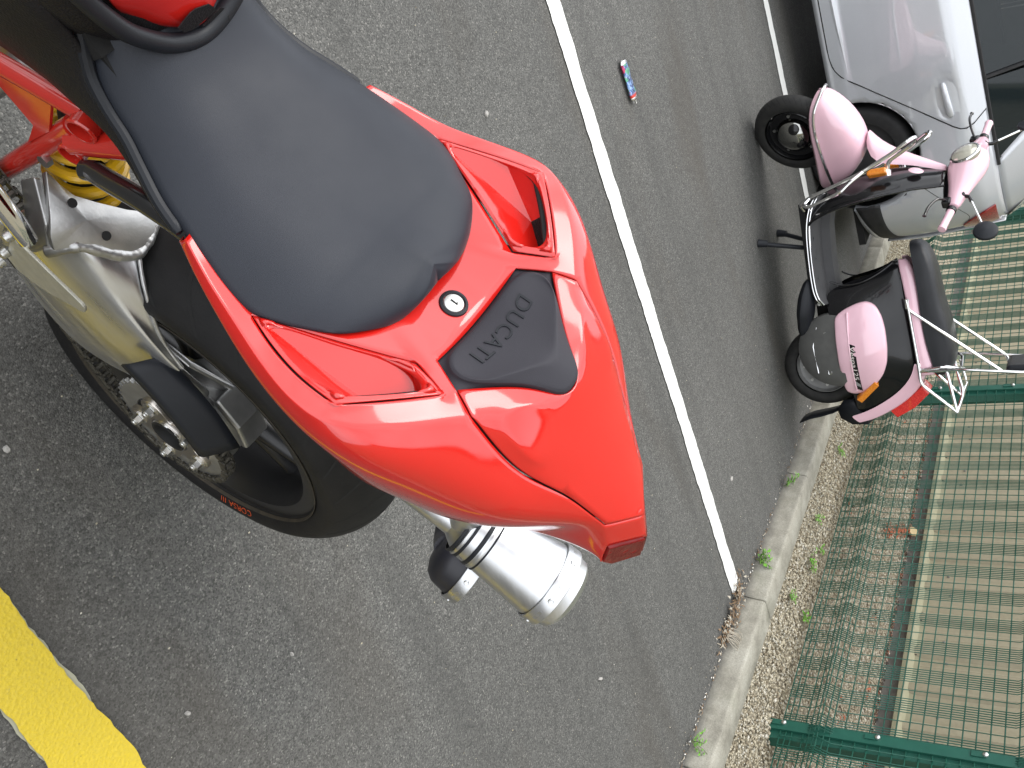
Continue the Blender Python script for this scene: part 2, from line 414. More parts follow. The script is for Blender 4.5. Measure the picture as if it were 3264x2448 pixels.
def fence_panel(x0, x1, label):
    p = empty('wire_fence', ((x0+x1)/2, FY, GZ+.047), label=label, cat='fence', group='green wire mesh fence panels')
    cx = (x0+x1)/2; TOP = 1.93
    # fold path: height above the bottom wire, offset towards the car park
    def folds(base): return [(base, 0), (base+.055, -.034), (base+.115, 0)]
    path = [(0, 0)]
    for b_ in (.112, .92, 1.62): path += folds(b_)
    path += [(TOP, 0)]
    def off(z):
        for (a, u), (b, v) in zip(path, path[1:]):
            if a <= z <= b: return u+(v-u)*(z-a)/(b-a)
        return 0
    # upright wires: bundles of seven close wires with a single wire between the bundles
    per = .1712; xs = []; x = -3.4815-per*30
    while x < x1:
        for k in range(7): xs.append(x+k*.0122)
        xs.append(x+.0732+.049); x += per
    xs = [q for q in xs if x0+.012 < q < x1-.012]
    mb = MB()
    for q in xs:
        zz = [a for a, _ in path]; pts = [(q-cx, o_-.0035, a) for (a, o_) in path]
        r = .0026; v = []; f = []
        for (a, b, c) in pts:
            v += [(a-r, b, c), (a, b-r, c), (a+r, b, c), (a, b+r, c)]
        for i in range(len(pts)-1):
            for j in range(4): f.append((i*4+j, i*4+(j+1) % 4, i*4+4+(j+1) % 4, i*4+4+j))
        mb.add(v, f)
    o = mb.build('upright_wires', M_GREEN, p, fix=False, angle=180); tag(o, kind='stuff')
    # level wires: 25 mm apart at the foot and over the folds, 51 mm apart between
    zs = [0, .025, .05, .1]
    def ff(b_): return [b_+.015, b_+.04, b_+.0575, b_+.08, b_+.103]
    zs += ff(.112); z = .112+.115+.04
    while z < .91: zs.append(z); z += .0512
    zs += ff(.92); z = 1.035+.04
    while z < 1.61: zs.append(z); z += .0512
    zs += ff(1.62); z = 1.735+.04
    while z < TOP: zs.append(z); z += .0512
    for z in zs:
        q = MB(); r = .0029; a = off(z)+.0012
        v = []
        for x in (x0+.006, x1-.006): v += [(x-cx, a-r, z), (x-cx, a, z-r), (x-cx, a+r, z), (x-cx, a, z+r)]
        q.add(v, [(j, (j+1) % 4, 4+(j+1) % 4, 4+j) for j in range(4)]+[(3, 2, 1, 0), (4, 5, 6, 7)]); q.build('level_wire', M_GREEN, p, fix=False, angle=180)
    return p
fence_panel(-5.245, -2.535, 'green wire mesh fence panel between the scooter rack and the near post')
fence_panel(-2.535, .175, 'green wire mesh fence panel on the right of the near post')
fence_panel(-7.955, -5.245, 'green wire mesh fence panel behind the scooter and the car')
# ------------------------------------------------------------------ motorcycle materials
def m_red(name='red gloss paint', col=(.55, .008, .004)):
    m = mat(name, col, .5, spec=.08, coat=1, coat_rough=.035); t = NT(m); t.set('Coat IOR', 1.72)
    t.set('Base Color', t.ramp(t.noise(6, 2), [(.3, tuple(c*.96 for c in col)), (.7, col)]))
    k = t.n('ShaderNodeBump', {'Height': t.noise(14, 2), 'Distance': .0006, 'Strength': .25}); t.t.links.new(k.outputs[0], t.b.inputs['Coat Normal'])
    t.set('Coat Roughness', t.ramp(t.noise(30, 4, .7), [(.4, .06), (.8, .13)])); return m
def m_vinyl(name, a, b, rough, scale, dist):
    m = mat(name, a, rough, spec=.24); t = NT(m)
    t.set('Base Color', t.ramp(t.noise(5, 4, .6), [(.3, a), (.7, b)])); t.bump(t.math('ADD', t.voro(scale), t.noise(scale*1.7, 2)), dist, .55)
    t.set('Roughness', t.ramp(t.noise(11, 3), [(.3, rough-.05), (.7, rough+.06)])); return m
def m_brushed(name, col, rough, sc, warm=None):
    m = mat(name, col, rough, 1); t = NT(m); st = t.noise(1, 3, .6, vec=t.scaled(sc))
    t.set('Roughness', t.ramp(st, [(.3, rough-.07), (.7, rough+.1)])); a = tuple(c*.9 for c in col)
    c = t.ramp(st, [(.3, a), (.7, col)]); t.set('Base Color', c)
    t.bump(st, .0006, .3); return m
M_RED = m_red(); M_FRED = m_red('red frame enamel', (.5, .02, .012)); M_TRED = m_red('red tank paint', (.5, .014, .01))
M_SEAT = m_vinyl('seat vinyl', (.019, .022, .029), (.024, .027, .035), .47, 1400, .0001)
M_PAD = m_vinyl('pad rubber', (.026, .025, .031), (.033, .032, .039), .58, 1400, .00015)
M_TRIM = m_vinyl('smooth black plastic', (.012, .013, .016), (.016, .018, .022), .4, 900, .0001)
M_PANEL = m_vinyl('textured black plastic', (.009, .0085, .0095), (.013, .012, .013), .5, 420, .0009)
M_BLK = mat('black enamel', (.012, .012, .013), .22, spec=.5, coat=.5); M_DARK = mat('dark recess', (.006, .006, .006), .8)
M_TYRE = noisy('motorcycle tyre rubber', (.008, .008, .0085), (.014, .0135, .0135), 24, .6, .25, .0005, 180)
M_RIM = mat('satin black wheel', (.011, .011, .012), .36, spec=.5)
M_ALU = m_brushed('brushed aluminium', (.74, .75, .76), .33, (6, 60, 60)); M_CAST = noisy('cast aluminium', (.40, .40, .395), (.54, .54, .53), 35, .4, .5, .0003, 300, .9)
M_PLATE = noisy('sand blasted plate', (.38, .37, .31), (.45, .44, .37), 90, .5, .4, .0008, 400, .6)
M_STEEL = m_brushed('brushed steel silencer', (.66, .67, .68), .34, (9, 9, 45)); M_GOLD = mat('anodised carrier', (.56, .52, .47), .3, 1)
M_CHAIN = noisy('greasy chain steel', (.05, .047, .042), (.22, .21, .18), 130, .45, .5, 0, None, .85); M_CHROME = mat('chrome', (.78, .78, .78), .08, 1)
M_SPRING = mat('yellow spring enamel', (.68, .4, .012), .3, spec=.5, coat=.6); M_ORANGE = mat('orange print', (.75, .12, .03), .6)
M_BLKPIPE = mat('satin black end cap', (.02, .02, .026), .42); M_LAMP = None
def m_lens(name, a, b, sc=60):
    m = mat(name, a, .12, spec=.5, coat=1, coat_rough=.02); t = NT(m)
    v = t.voro(sc, 'F1'); t.set('Base Color', t.ramp(v, [(0, b), (.6, a)])); t.bump(v, .002, .35); return m
M_LAMP = m_lens('dark red tail lens', (.13, .003, .004), (.2, .008, .008), 70); M_LAMP.node_tree.nodes['Principled BSDF'].inputs['Coat Weight'].default_value = .2; M_LAMP.node_tree.nodes['Principled BSDF'].inputs['Specular IOR Level'].default_value = .2

BK_AX = Vector((-0.7824149, 0.43484392, 0.31108003)); BK_H = .3159
BK_B = Matrix(((0.16541425, 0.97120031, 0.17148783), (-0.98622418, 0.16289437, 0.02876276), (0., -0.17388322, 0.98476628)))
mw = BK_B.to_4x4(); mw.translation = BK_AX-BK_B.col[2]*BK_H
BIKE = empty('motorcycle', mat=mw, label='red sport motorcycle with black seat leaning on its stand in the near bay', cat='motorcycle')
BL = (0, 0, BK_H)
def bk(mb, name, m, **kw):
    return mb.build(name, m, BIKE, loc=BL, **kw)
def mirror_pts(d):  # name -> point, adds mirrored twins with suffix _
    out = dict(d)
    for k, p in d.items():
        if abs(p[1]) > 1e-6: out[k+'_'] = (p[0], -p[1], p[2])
    return out
def cage(name, pts, faces, m, parent=BIKE, loc=BL, lv=3, crease=(), mirror=True, thick=.003, gap=0.0, corner=()):
    """subdivision cage; faces list point names; mirrored across the mid-plane"""
    P = mirror_pts(pts) if mirror else dict(pts)
    tw = lambda n: n+'_' if n+'_' in P else n
    F = [tuple(f) for f in faces]
    if mirror:
        F += [tuple(tw(n) for n in reversed(f)) for f in faces]
    used = []; idx = {}
    for f in F:
        for n in f:
            if n not in idx: idx[n] = len(used); used.append(n)
    bm = bmesh.new(); cl = bm.edges.layers.float.new('crease_edge'); cv = bm.verts.layers.float.new('crease_vert'); vs = [bm.verts.new(P[n]) for n in used]
    for f in F:
        q = []
        for n in f:
            if idx[n] not in q: q.append(idx[n])
        try: bm.faces.new([vs[i] for i in q])
        except ValueError: pass
    bmesh.ops.recalc_face_normals(bm, faces=bm.faces)
    up = sum((f.normal.z*f.calc_area() for f in bm.faces))
    if up < 0: bmesh.ops.reverse_faces(bm, faces=bm.faces)
    def ce(a, b, w):
        if a in idx and b in idx:
            e = bm.edges.get((vs[idx[a]], vs[idx[b]]))
            if e: e[cl] = w
    for path, w in crease:
        for a, b in zip(path, path[1:]):
            ce(a, b, w)
            if mirror: ce(tw(a), tw(b), w)
    for n in corner:
        for k in (n, tw(n)):
            if k in idx: vs[idx[k]][cv] = 1
    me = bpy.data.meshes.new(name); bm.to_mesh(me); bm.free(); me.materials.append(m)
    me.polygons.foreach_set('use_smooth', [True]*len(me.polygons))
    o = bpy.data.objects.new(name, me); link(o, parent)
    if loc is not None: o.location = loc
    s = subd(o, lv).modifiers[-1]; s.boundary_smooth = 'PRESERVE_CORNERS'
    if gap:      # pull the free edge back so that a real joint is left to the neighbouring panel
        bm = bmesh.new(); bm.from_mesh(me); new = {}
        for v in bm.verts:
            be = [e for e in v.link_edges if len(e.link_faces) == 1]
            if be:
                d = Vector((0, 0, 0))
                for e in be:
                    f = e.link_faces[0]; ed = (e.verts[1].co-e.verts[0].co).normalized(); n_ = f.normal.cross(ed); 
                    if n_.dot(f.calc_center_median()-e.verts[0].co) < 0: n_ = -n_
                    d += n_
                if d.length > 1e-6: new[v.index] = v.co+d.normalized()*gap
        bm.verts.ensure_lookup_table()
        for i, c in new.items(): bm.verts[i].co = c
        bm.to_mesh(me); bm.free()
    if thick:
        k = solid(o, thick, -1).modifiers[-1]; k.use_rim = True; k.use_even_offset = False
    return o

# ---- measured outline points of the tail (axle-centred, x forward, y left, z up)
T = dict(
    # under the seat edge
    A0=(.338, .128, .460), A1=(.295, .138, .480), A2=(.272, .132, .491), A3=(.245, .112, .509), A4=(.226, .09, .520), A5=(.214, .064, .527), A6=(.205, .036, .531), A8=(.204, 0, .531),
    # vent outline
    VT=(.258, .151, .504), V1=(.222, .131, .535), V2=(.192, .1135, .561), VI=(.150, .088, .597), VO=(.129, .104, .635), VB=(.186, .182, .597), O1=(.2365, .1645, .526), O2=(.210, .1775, .560), O3=(.158, .145, .618),
    # pad outline
    PA=(.140, .072, .608), PF=(.1315, .036, .6015), PFc=(.1275, 0, .5975), PB=(.122, .090, .635), PC=(.083, .036, .664), PD=(.049, .018, .680), PR=(.045, 0, .684),
    # crest between top and flank
    C00=(.337, .139, .461), C0=(.300, .156, .483), C1=(.266, .167, .503), C2=(.236, .184, .530), C3=(.203, .200, .566), C4=(.182, .201, .594), C5=(.155, .177, .619), C6=(.128, .138, .639),
    # seam of the rear cover
    S1=(.101, .102, .650), Sm=(.060, .1015, .656), S2=(.013, .095, .662), S3=(-.042, .067, .673), S3b=(-.080, .056, .676), S4=(-.116, .045, .678), S5=(-.148, 0, .692),
    # flank
    D0=(.335, .139, .449), D1=(.303, .158, .471), D2=(.263, .173, .494), D3=(.229, .191, .526), D4=(.192, .205, .565), D5=(.160, .206, .598), D6=(.125, .190, .622), D7=(.085, .169, .637), D8=(.050, .154, .645), D8b=(.010, .139, .653), D9=(-.025, .121, .658), D10=(-.062, .094, .660), D11=(-.085, .073, .665), D12=(-.111, .054, .668),
    M0=(.334, .136, .443), M1=(.305, .155, .464), M2=(.264, .172, .486), M3=(.222, .193, .517), M4=(.178, .207, .553), M5=(.145, .207, .577), M6=(.108, .199, .589), M7=(.070, .183, .594), M8=(.030, .166, .598), M8b=(-.004, .151, .602), M9=(-.034, .135, .604), M10=(-.072, .105, .606), M11=(-.096, .082, .610), M12=(-.120, .061, .624),
    E0=(.333, .130, .437), E1=(.306, .148, .458), E2=(.263, .168, .479), E3=(.2155, .185, .508), E4=(.166, .193, .537), E5=(.131, .190, .543), E6=(.092, .183, .538), E7=(.056, .172, .531), E8=(.009, .150, .536), E8b=(-.017, .139, .537), E9=(-.042, .127, .538), E10=(-.087, .100, .548), E11=(-.111, .080, .558), E12=(-.130, .063, .577),
    U0=(.331, .12, .432), U1=(.300, .128, .448), U2=(.255, .14, .468), U3=(.208, .15, .495), U4=(.16, .155, .525), U5=(.125, .152, .53), U6=(.088, .146, .525), U7=(.052, .136, .52), U8=(.005, .115, .525), U8b=(-.02, .104, .527), U9=(-.045, .094, .529), U10=(-.085, .072, .54), U11=(-.106, .058, .552), U12=(-.122, .045, .572),
    # tail tip
    G1=(-.158, .044, .662), G2=(-.163, .051, .640), G3=(-.158, .049, .604), G4=(-.148, .036, .596), H1=(-.188, 0, .679), H2=(-.205, .036, .640), H3=(-.195, .030, .618), H4=(-.226, 0, .657), H5=(-.214, 0, .628), L1=(-.184, .049, .645),
    # rear cover plateau
    Q1=(.090, .089, .660), Q1b=(.076, .056, .674), Q2=(.050, .030, .6815), Q3=(.045, .087, .672), Q4=(.000, .078, .676), K1=(.022, 0, .6845), K2=(-.040, 0, .6865), K2b=(-.080, 0, .6885), K3=(-.116, 0, .6905),
)
def sub(*n): return {k: T[k] for k in n}
COWL = [
    ('A0', 'A1', 'C0', 'C00'), ('A1', 'VT', 'C1', 'C0'), ('A1', 'A2', 'VT'), ('A2', 'A3', 'V1', 'VT'), ('A3', 'A4', 'V2', 'V1'), ('A4', 'A5', 'VI', 'V2'), ('A5', 'A6', 'PA', 'VI'), ('A6', 'A8', 'PFc', 'PF'), ('A6', 'PF', 'PA'),
    ('VI', 'PA', 'PB', 'VO'), ('VT', 'O1', 'C2', 'C1'), ('O1', 'O2', 'C3', 'C2'), ('O2', 'VB', 'C4', 'C3'), ('VB', 'O3', 'C5', 'C4'), ('O3', 'VO', 'C6', 'C5'), ('VO', 'PB', 'S1', 'C6'),
    ('C00', 'C0', 'D1', 'D0'), ('C0', 'C1', 'D2', 'D1'), ('C1', 'C2', 'D3', 'D2'), ('C2', 'C3', 'D4', 'D3'), ('C3', 'C4', 'D5', 'D4'), ('C4', 'C5', 'D6', 'D5'), ('C5', 'C6', 'D7', 'D6'), ('C6', 'S1', 'D8', 'D7'),
    ('S1', 'Sm', 'D8b', 'D8'), ('Sm', 'S2', 'D9', 'D8b'), ('S2', 'S3', 'D10', 'D9'), ('S3', 'S3b', 'D11', 'D10'), ('S3b', 'S4', 'D12', 'D11'),
    ('D0', 'D1', 'M1', 'M0'), ('D1', 'D2', 'M2', 'M1'), ('D2', 'D3', 'M3', 'M2'), ('D3', 'D4', 'M4', 'M3'), ('D4', 'D5', 'M5', 'M4'), ('D5', 'D6', 'M6', 'M5'), ('D6', 'D7', 'M7', 'M6'), ('D7', 'D8', 'M8', 'M7'), ('D8', 'D8b', 'M8b', 'M8'), ('D8b', 'D9', 'M9', 'M8b'), ('D9', 'D10', 'M10', 'M9'), ('D10', 'D11', 'M11', 'M10'), ('D11', 'D12', 'M12', 'M11'),
    ('M0', 'M1', 'E1', 'E0'), ('M1', 'M2', 'E2', 'E1'), ('M2', 'M3', 'E3', 'E2'), ('M3', 'M4', 'E4', 'E3'), ('M4', 'M5', 'E5', 'E4'), ('M5', 'M6', 'E6', 'E5'), ('M6', 'M7', 'E7', 'E6'), ('M7', 'M8', 'E8', 'E7'), ('M8', 'M8b', 'E8b', 'E8'), ('M8b', 'M9', 'E9', 'E8b'), ('M9', 'M10', 'E10', 'E9'), ('M10', 'M11', 'E11', 'E10'), ('M11', 'M12', 'E12', 'E11'),
    ('E0', 'E1', 'U1', 'U0'), ('E1', 'E2', 'U2', 'U1'), ('E2', 'E3', 'U3', 'U2'), ('E3', 'E4', 'U4', 'U3'), ('E4', 'E5', 'U5', 'U4'), ('E5', 'E6', 'U6', 'U5'), ('E6', 'E7', 'U7', 'U6'), ('E7', 'E8', 'U8', 'U7'), ('E8', 'E8b', 'U8b', 'U8'), ('E8b', 'E9', 'U9', 'U8b'), ('E9', 'E10', 'U10', 'U9'), ('E10', 'E11', 'U11', 'U10'), ('E11', 'E12', 'U12', 'U11'),
    ('S4', 'S5', 'H1', 'G1'), ('S4', 'G1', 'G2', 'D12'), ('D12', 'G2', 'M12'), ('M12', 'G2', 'G3', 'E12'), ('E12', 'G3', 'G4', 'U12'),
    ('G1', 'L1', 'G2'), ('G2', 'L1', 'H2', 'H3', 'G3'), ('H2', 'H4', 'H5', 'H3'), ('G3', 'H3', 'H5', 'G4'),
]
cowl = cage('tail_cowl', T, COWL, M_RED, lv=3, thick=.003, gap=.0011,
            crease=[(('C00', 'C0', 'C1', 'C2', 'C3', 'C4'), .55), (('C4', 'C5', 'C6', 'S1'), .7), (('E0', 'E1', 'E2', 'E3', 'E4', 'E5', 'E6', 'E7', 'E8', 'E8b', 'E9', 'E10', 'E11'), .5), (('E11', 'E12', 'G3', 'H3', 'H5'), .6), (('S4', 'G1'), .5), (('S5', 'H1'), .5), (('G1', 'G2', 'G3'), .3)],
            corner=('VT', 'VI', 'VO', 'VB', 'PA', 'PB', 'S1', 'S4', 'G1', 'L1', 'H1'))
COVER = [('PB', 'S1', 'Q1'), ('PB', 'Q1', 'Q1b', 'PC'), ('PC', 'Q1b', 'Q2', 'PD'), ('PD', 'Q2', 'K1', 'PR'), ('S1', 'Sm', 'Q3', 'Q1'), ('Sm', 'S2', 'Q4', 'Q3'), ('S2', 'S3', 'Q4'),
         ('Q1', 'Q3', 'Q2', 'Q1b'), ('Q2', 'Q3', 'Q4', 'K1'), ('K1', 'Q4', 'S3', 'K2'), ('K2', 'S3', 'S3b', 'K2b'), ('K2b', 'S3b', 'S4', 'K3'), ('K3', 'S4', 'S5')]
cover = cage('rear_cover', T, COVER, M_RED, lv=3, thick=.003, gap=.0011, crease=[(('Q1', 'Q3', 'Q4'), .75), (('Q1', 'Q1b', 'Q2'), .75)], corner=('PB', 'S1', 'S4', 'S5'))
# black inner shell that shows in the joints
cage('inner_shell', {k: (p[0], p[1]*.97, p[2]-.0075) for k, p in T.items()}, COWL[:16]+COVER+[('PA', 'PF', 'PC', 'PB'), ('PF', 'PFc', 'PR', 'PD'), ('PF', 'PD', 'PC')], M_DARK, lv=2, thick=0)

# dark seals that close the joints from behind
def seal(names, closed=False, drop=.0095, r=.0036, pull=0.0):
    for sg in (1, -1):
        Q = [Vector((T[n][0], T[n][1]*sg, T[n][2]-drop)) for n in names]; ce = sum(Q, Vector())/len(Q); Q = [q+(ce-q).normalized()*pull for q in Q]; P = fillet(Q, .01, 3, closed); mb = MB(); mb.tube(P, r, 8, closed=closed); bk(mb, 'joint_seal', M_DARK)
seal(('PB', 'S1', 'Sm', 'S2', 'S3', 'S3b', 'S4')); seal(('VT', 'V1', 'V2', 'VI', 'VO', 'O3', 'VB', 'O2', 'O1'), True, .0095, .003, .0035)
# ---- vents: separate scoops let into the cowl
def vent(side):
    def P(n): x, y, z = T[n]; return Vector((x, y*side, z))
    rim = [P(n) for n in ('VT', 'V1', 'V2', 'VI', 'VO', 'O3', 'VB', 'O2', 'O1')]
    cen = sum(rim, Vector())/len(rim)
    nrm = (P('VI')-P('VT')).cross(P('VB')-P('VT')).normalized()
    if nrm.z < 0: nrm = -nrm
    n = len(rim); lipw = [.008, .006, .006, .0085, .0095, .007, .008, .0065, .0065]; pts = {}; faces = []; low = []
    for i, p in enumerate(rim):
        inw = (cen-p).normalized(); pts['r%d' % i] = tuple(p); pts['l%d' % i] = tuple(p+inw*lipw[i]+nrm*.0016); pts['k%d' % i] = tuple(p+inw*(lipw[i]+.0012)-nrm*.005)
        low.append(p+inw*(lipw[i]-.0006)-nrm*.0008)
    for i in range(n):
        j = (i+1) % n
        for a, b in (('r', 'l'), ('l', 'k')): faces.append((a+str(i), a+str(j), b+str(j), b+str(i)))
    ring = tuple('l%d' % i for i in range(n))+('l0',)
    o = cage('vent_insert', pts, faces, M_RED, lv=3, mirror=False, thick=.002, gap=.0012, crease=[(ring, .7)], corner=('r0', 'r3', 'r4', 'r6', 'l0', 'l3', 'l4', 'l6'))
    # scoop: two flat facets meeting in a valley, mesh outlet along the deep outer rear side
    l = low; VI, VO, VB = l[3], l[4], l[6]
    m2 = VB.lerp(VO, .50)+(cen-VB.lerp(VO, .5)).normalized()*.0005-nrm*.005; m3 = VO+(cen-VO).normalized()*.002-nrm*.006
    m1 = m2+(VI-VO).normalized()*.010+(l[0]-cen).normalized()*.002-nrm*.021; m4 = m3+(VI-VO).normalized()*.006-nrm*.018
    v = l+[m1, m2, m3, m4]; f = [(0, 1, 2, 9), (2, 3, 12, 9), (0, 9, 7, 8), (9, 10, 6, 7), (6, 10, 11, 4, 5), (3, 4, 11, 12)]
    mb = MB(); mb.add(v, f); sc_ = mb.build('scoop', M_RED, o, smooth=True, angle=8)
    q = [p+nrm*.0 for p in (m1, m4, m3, m2)]; mb = MB(); mb.add([p-nrm*.004 for p in q], [(0, 1, 2, 3)]); mb.build('vent_backing', M_DARK, o, smooth=False)
    mb = MB(); K = 15
    for k in range(-K, K+1):
        for sg in (1, -1):      # diagonal wires
            seg = []
            for t in np.linspace(0, 1, 25):
                u, w = t, k/K*1.0+sg*t
                if 0 <= w <= 1: seg.append(q[0].lerp(q[3], w).lerp(q[1].lerp(q[2], w), u))
            if len(seg) > 1: mb.tube([seg[0], seg[-1]], .0007, 4, False)
    g = mb.build('vent_mesh', M_PANEL, o); tag(g, kind='stuff')
for s in (1, -1): vent(s)

# ---- tail lamp: left and right lens
for s in (1, -1):
    g1, h1, h4, h2, l1 = [Vector((T[k][0], T[k][1]*s, T[k][2])) for k in ('G1', 'H1', 'H4', 'H2', 'L1')]
    c = (g1+h1+h4+h2+l1)/5; ins = lambda v: v+(c-v).normalized()*.0022
    out = Vector((-.0015, .0012*s, .0008)); mb = MB(); poly = [ins(v)+out for v in (g1, h1, h4, h2, l1)]
    mb.prism(poly, Vector((.012, -.006*s, -.004))); o = bk(mb, 'tail_lamp', M_LAMP, smooth=False); bevel(o, .0015, 2)

# ---- seat
SE = [(.520, .066, .438), (.500, .080, .428), (.484, .088, .4215), (.465, .0935, .4195), (.445, .097, .421), (.423, .101, .426), (.396, .110, .433), (.367, .122, .446), (.345, .129, .458), (.319, .137, .472), (.285, .146, .490), (.259, .148, .508), (.240, .139, .525), (.228, .131, .534), (.206, .112, .553), (.188, .084, .563), (.1768, .062, .5645), (.1742, .047, .5658), (.1744, .033, .5677), (.1758, .020, .5693), (.1774, .010, .5702), (.1780, .002, .5705)]
SC = [(.520, 0, .450), (.500, 0, .445), (.486, 0, .441), (.468, 0, .439), (.447, 0, .4385), (.425, 0, .441), (.398, 0, .449), (.37, 0, .461), (.348, 0, .471), (.323, 0, .484), (.29, 0, .503), (.265, 0, .519), (.250, 0, .530), (.240, 0, .5385), (.226, 0, .551), (.2135, 0, .5605), (.207, 0, .564), (.2025, 0, .5665), (.1990, 0, .568), (.1945, 0, .570), (.1890, 0, .571), (.1815, 0, .5715)]
def seat():
    mb = MB(); rows = []
    SEs = [tuple(p) for p in spline(SE, 4)]; SCs = [tuple(p) for p in spline(SC, 4)]
    n = 17; nt = len(SEs)
    for q, (e, c) in enumerate(zip(SEs, SCs)):
        row = []; e = Vector(e); c = Vector(c); end = min(1, (nt-1-q)/14.0)**.6
        for side in (-1, 1):
            half = []
            for k in range(n):
                t = 1-(1-k/(n-1))**1.35; p = c.lerp(e, t)
                hc = (c.z-e.z)+.014*end+.002
                half.append((p.x, side*p.y, e.z+hc*(1-t**4.2)))
            d = Vector((e.x-c.x, e.y, 0)); d = d.normalized() if d.length > 1e-4 else Vector((-1, 0, 0))
            for dr, dz in ((.0012, -.004), (.001, -.009), (-.003, -.015), (-.010, -.02)):
                half.append((e.x+d.x*dr, side*(e.y+d.y*dr), e.z+dz))
            row += (half[::-1] if side == -1 else half[1:])
        rows.append(row)
    mb.grid(rows); m0 = len(rows[0]); mb.f.append(tuple(range(m0))); mb.m.append(0)
    return bk(mb, 'seat', M_SEAT, angle=60)
seat()

# ---- seat-cowl lock
def lock():
    c = Vector((.1505, 0, .5785)); ax = Vector((.66, 0, .75)).normalized()
    mb = MB(); mb.lathe([(.0155, -.002), (.0155, .0015), (.0148, .0032), (.0122, .0042), (.0112, .0034), (.0112, -.004)], c, ax, 32); bk(mb, 'lock_ring', M_TRIM)
    mb = MB(); mb.lathe([(0, .0040), (.0092, .0038), (.0104, .003), (.0107, -.004)], c, ax, 32); bk(mb, 'lock_face', mat('lock face', (.6, .6, .58), .35, .6))
    x = Vector((0, 1, 0)); y = ax.cross(x); mb = MB()
    M3 = Matrix((x, y, ax)).transposed(); k = c+ax*.0041
    mb.prism([k+M3 @ Vector(p) for p in ((-.0009, -.0045, 0), (.0009, -.0045, 0), (.0009, .0043, 0), (-.0003, .0043, 0), (-.0026, .0023, 0), (-.0021, .0017, 0), (-.0009, .0026, 0))], ax*.0004)
    bk(mb, 'key_slot', M_DARK, smooth=False)
lock()

# ---- padded back stop with raised lettering
def pad():
    up = Vector((.5, 0, .866)).normalized()
    rimn = dict(PA=T['PA'], PF=T['PF'], PFc=T['PFc'], PB=T['PB'], PC=T['PC'], PD=(.047, .0205, .680), PR=(.0455, 0, .6835))
    cen = Vector((.092, 0, .652)); pts = {}
    for k, p in rimn.items():
        p = Vector(p); inw = (cen-p).normalized(); pts[k] = tuple(p-up*.004); pts[k+'t'] = tuple(p+inw*.0022+up*.0042); pts[k+'u'] = tuple(p+inw*.0055+up*.0068)
    # inner facets: front band, central block, two wings
    pts.update(M0=(.1065, 0, .6375), M1=(.1085, .036, .6365), M2=(.1245, .074, .6235), N0=(.0805, 0, .6755), N1=(.090, .0185, .668), N2=(.112, .074, .6445))
    for k in ('M0', 'M1', 'M2', 'N0', 'N1', 'N2'): pts[k] = tuple(Vector(pts[k])+up*.0042)
    F = [('PA', 'PF', 'PFt', 'PAt'), ('PF', 'PFc', 'PFct', 'PFt'), ('PA', 'PAt', 'PBt', 'PB'), ('PB', 'PBt', 'PCt', 'PC'), ('PC', 'PCt', 'PDt', 'PD'), ('PD', 'PDt', 'PRt', 'PR'),
         ('PAt', 'PFt', 'PFu', 'PAu'), ('PFt', 'PFct', 'PFcu', 'PFu'), ('PAt', 'PAu', 'PBu', 'PBt'), ('PBt', 'PBu', 'PCu', 'PCt'), ('PCt', 'PCu', 'PDu', 'PDt'), ('PDt', 'PDu', 'PRu', 'PRt'),
         ('PAu', 'PFu', 'M1', 'M2'), ('PFu', 'PFcu', 'M0', 'M1'), ('PAu', 'M2', 'N2', 'PBu'), ('M2', 'M1', 'N1', 'N2'), ('M1', 'M0', 'N0', 'N1'), ('PBu', 'N2', 'N1', 'PCu'), ('PCu', 'N1', 'N0', 'PDu'), ('PDu', 'N0', 'PRu')]
    cage('back_pad', pts, F, M_PAD, lv=3, thick=0, crease=[(('PAt', 'PFt', 'PFct'), .8), (('PAt', 'PBt', 'PCt', 'PDt', 'PRt'), .85), (('PAu', 'PBu', 'PCu', 'PDu', 'PRu'), .5), (('N2', 'N1', 'N0'), .5), (('N1', 'PCu'), .4), (('M2', 'N2'), .3)], corner=('PA', 'PB', 'PD'))
    padobj = bpy.context.scene.objects['back_pad']
    cu = bpy.data.curves.new('pad_letters', 'FONT'); cu.body = 'DUCATI'; cu.size = .0245; cu.extrude = .004; cu.align_x = 'CENTER'; cu.align_y = 'CENTER'; cu.space_character = 1.12; cu.shear = .1
    to = bpy.data.objects.new('tmp_text', cu); COL.objects.link(to); dg = bpy.context.evaluated_depsgraph_get(); me = bpy.data.meshes.new_from_object(to.evaluated_get(dg)); bpy.data.objects.remove(to)
    v = np.zeros(len(me.vertices)*3); me.vertices.foreach_get('co', v); v = v.reshape(-1, 3); yy = v[:, 0]; q = v[:, 1]
    a_ = Vector(pts['PFcu']); b_ = Vector(pts['M0']); mid = a_.lerp(b_, .60); slope = (b_-a_).normalized(); nn = Vector((slope.z, 0, -slope.x)); nn = nn if nn.z > 0 else -nn
    from mathutils.bvhtree import BVHTree
    bvh = BVHTree.FromObject(padobj, bpy.context.evaluated_depsgraph_get()); out = []
    for (tx, ty, tz) in v:
        arc = 1.6*tx*tx; base = Vector((mid.x+slope.x*ty+arc*.72, tx, mid.z+slope.z*ty-arc*.55)); hit = bvh.ray_cast(base+nn*.03, -nn, .06)
        g = hit[0] if hit[0] is not None else base
        out.append(g+nn*((tz-.004)+.0011))
    out = np.array([tuple(q) for q in out])
    me.vertices.foreach_set('co', out.ravel()); me.update(); me.materials.clear(); me.materials.append(M_TRIM)
    o = bpy.data.objects.new('raised_lettering', me); link(o, BIKE); o.location = BL
pad()

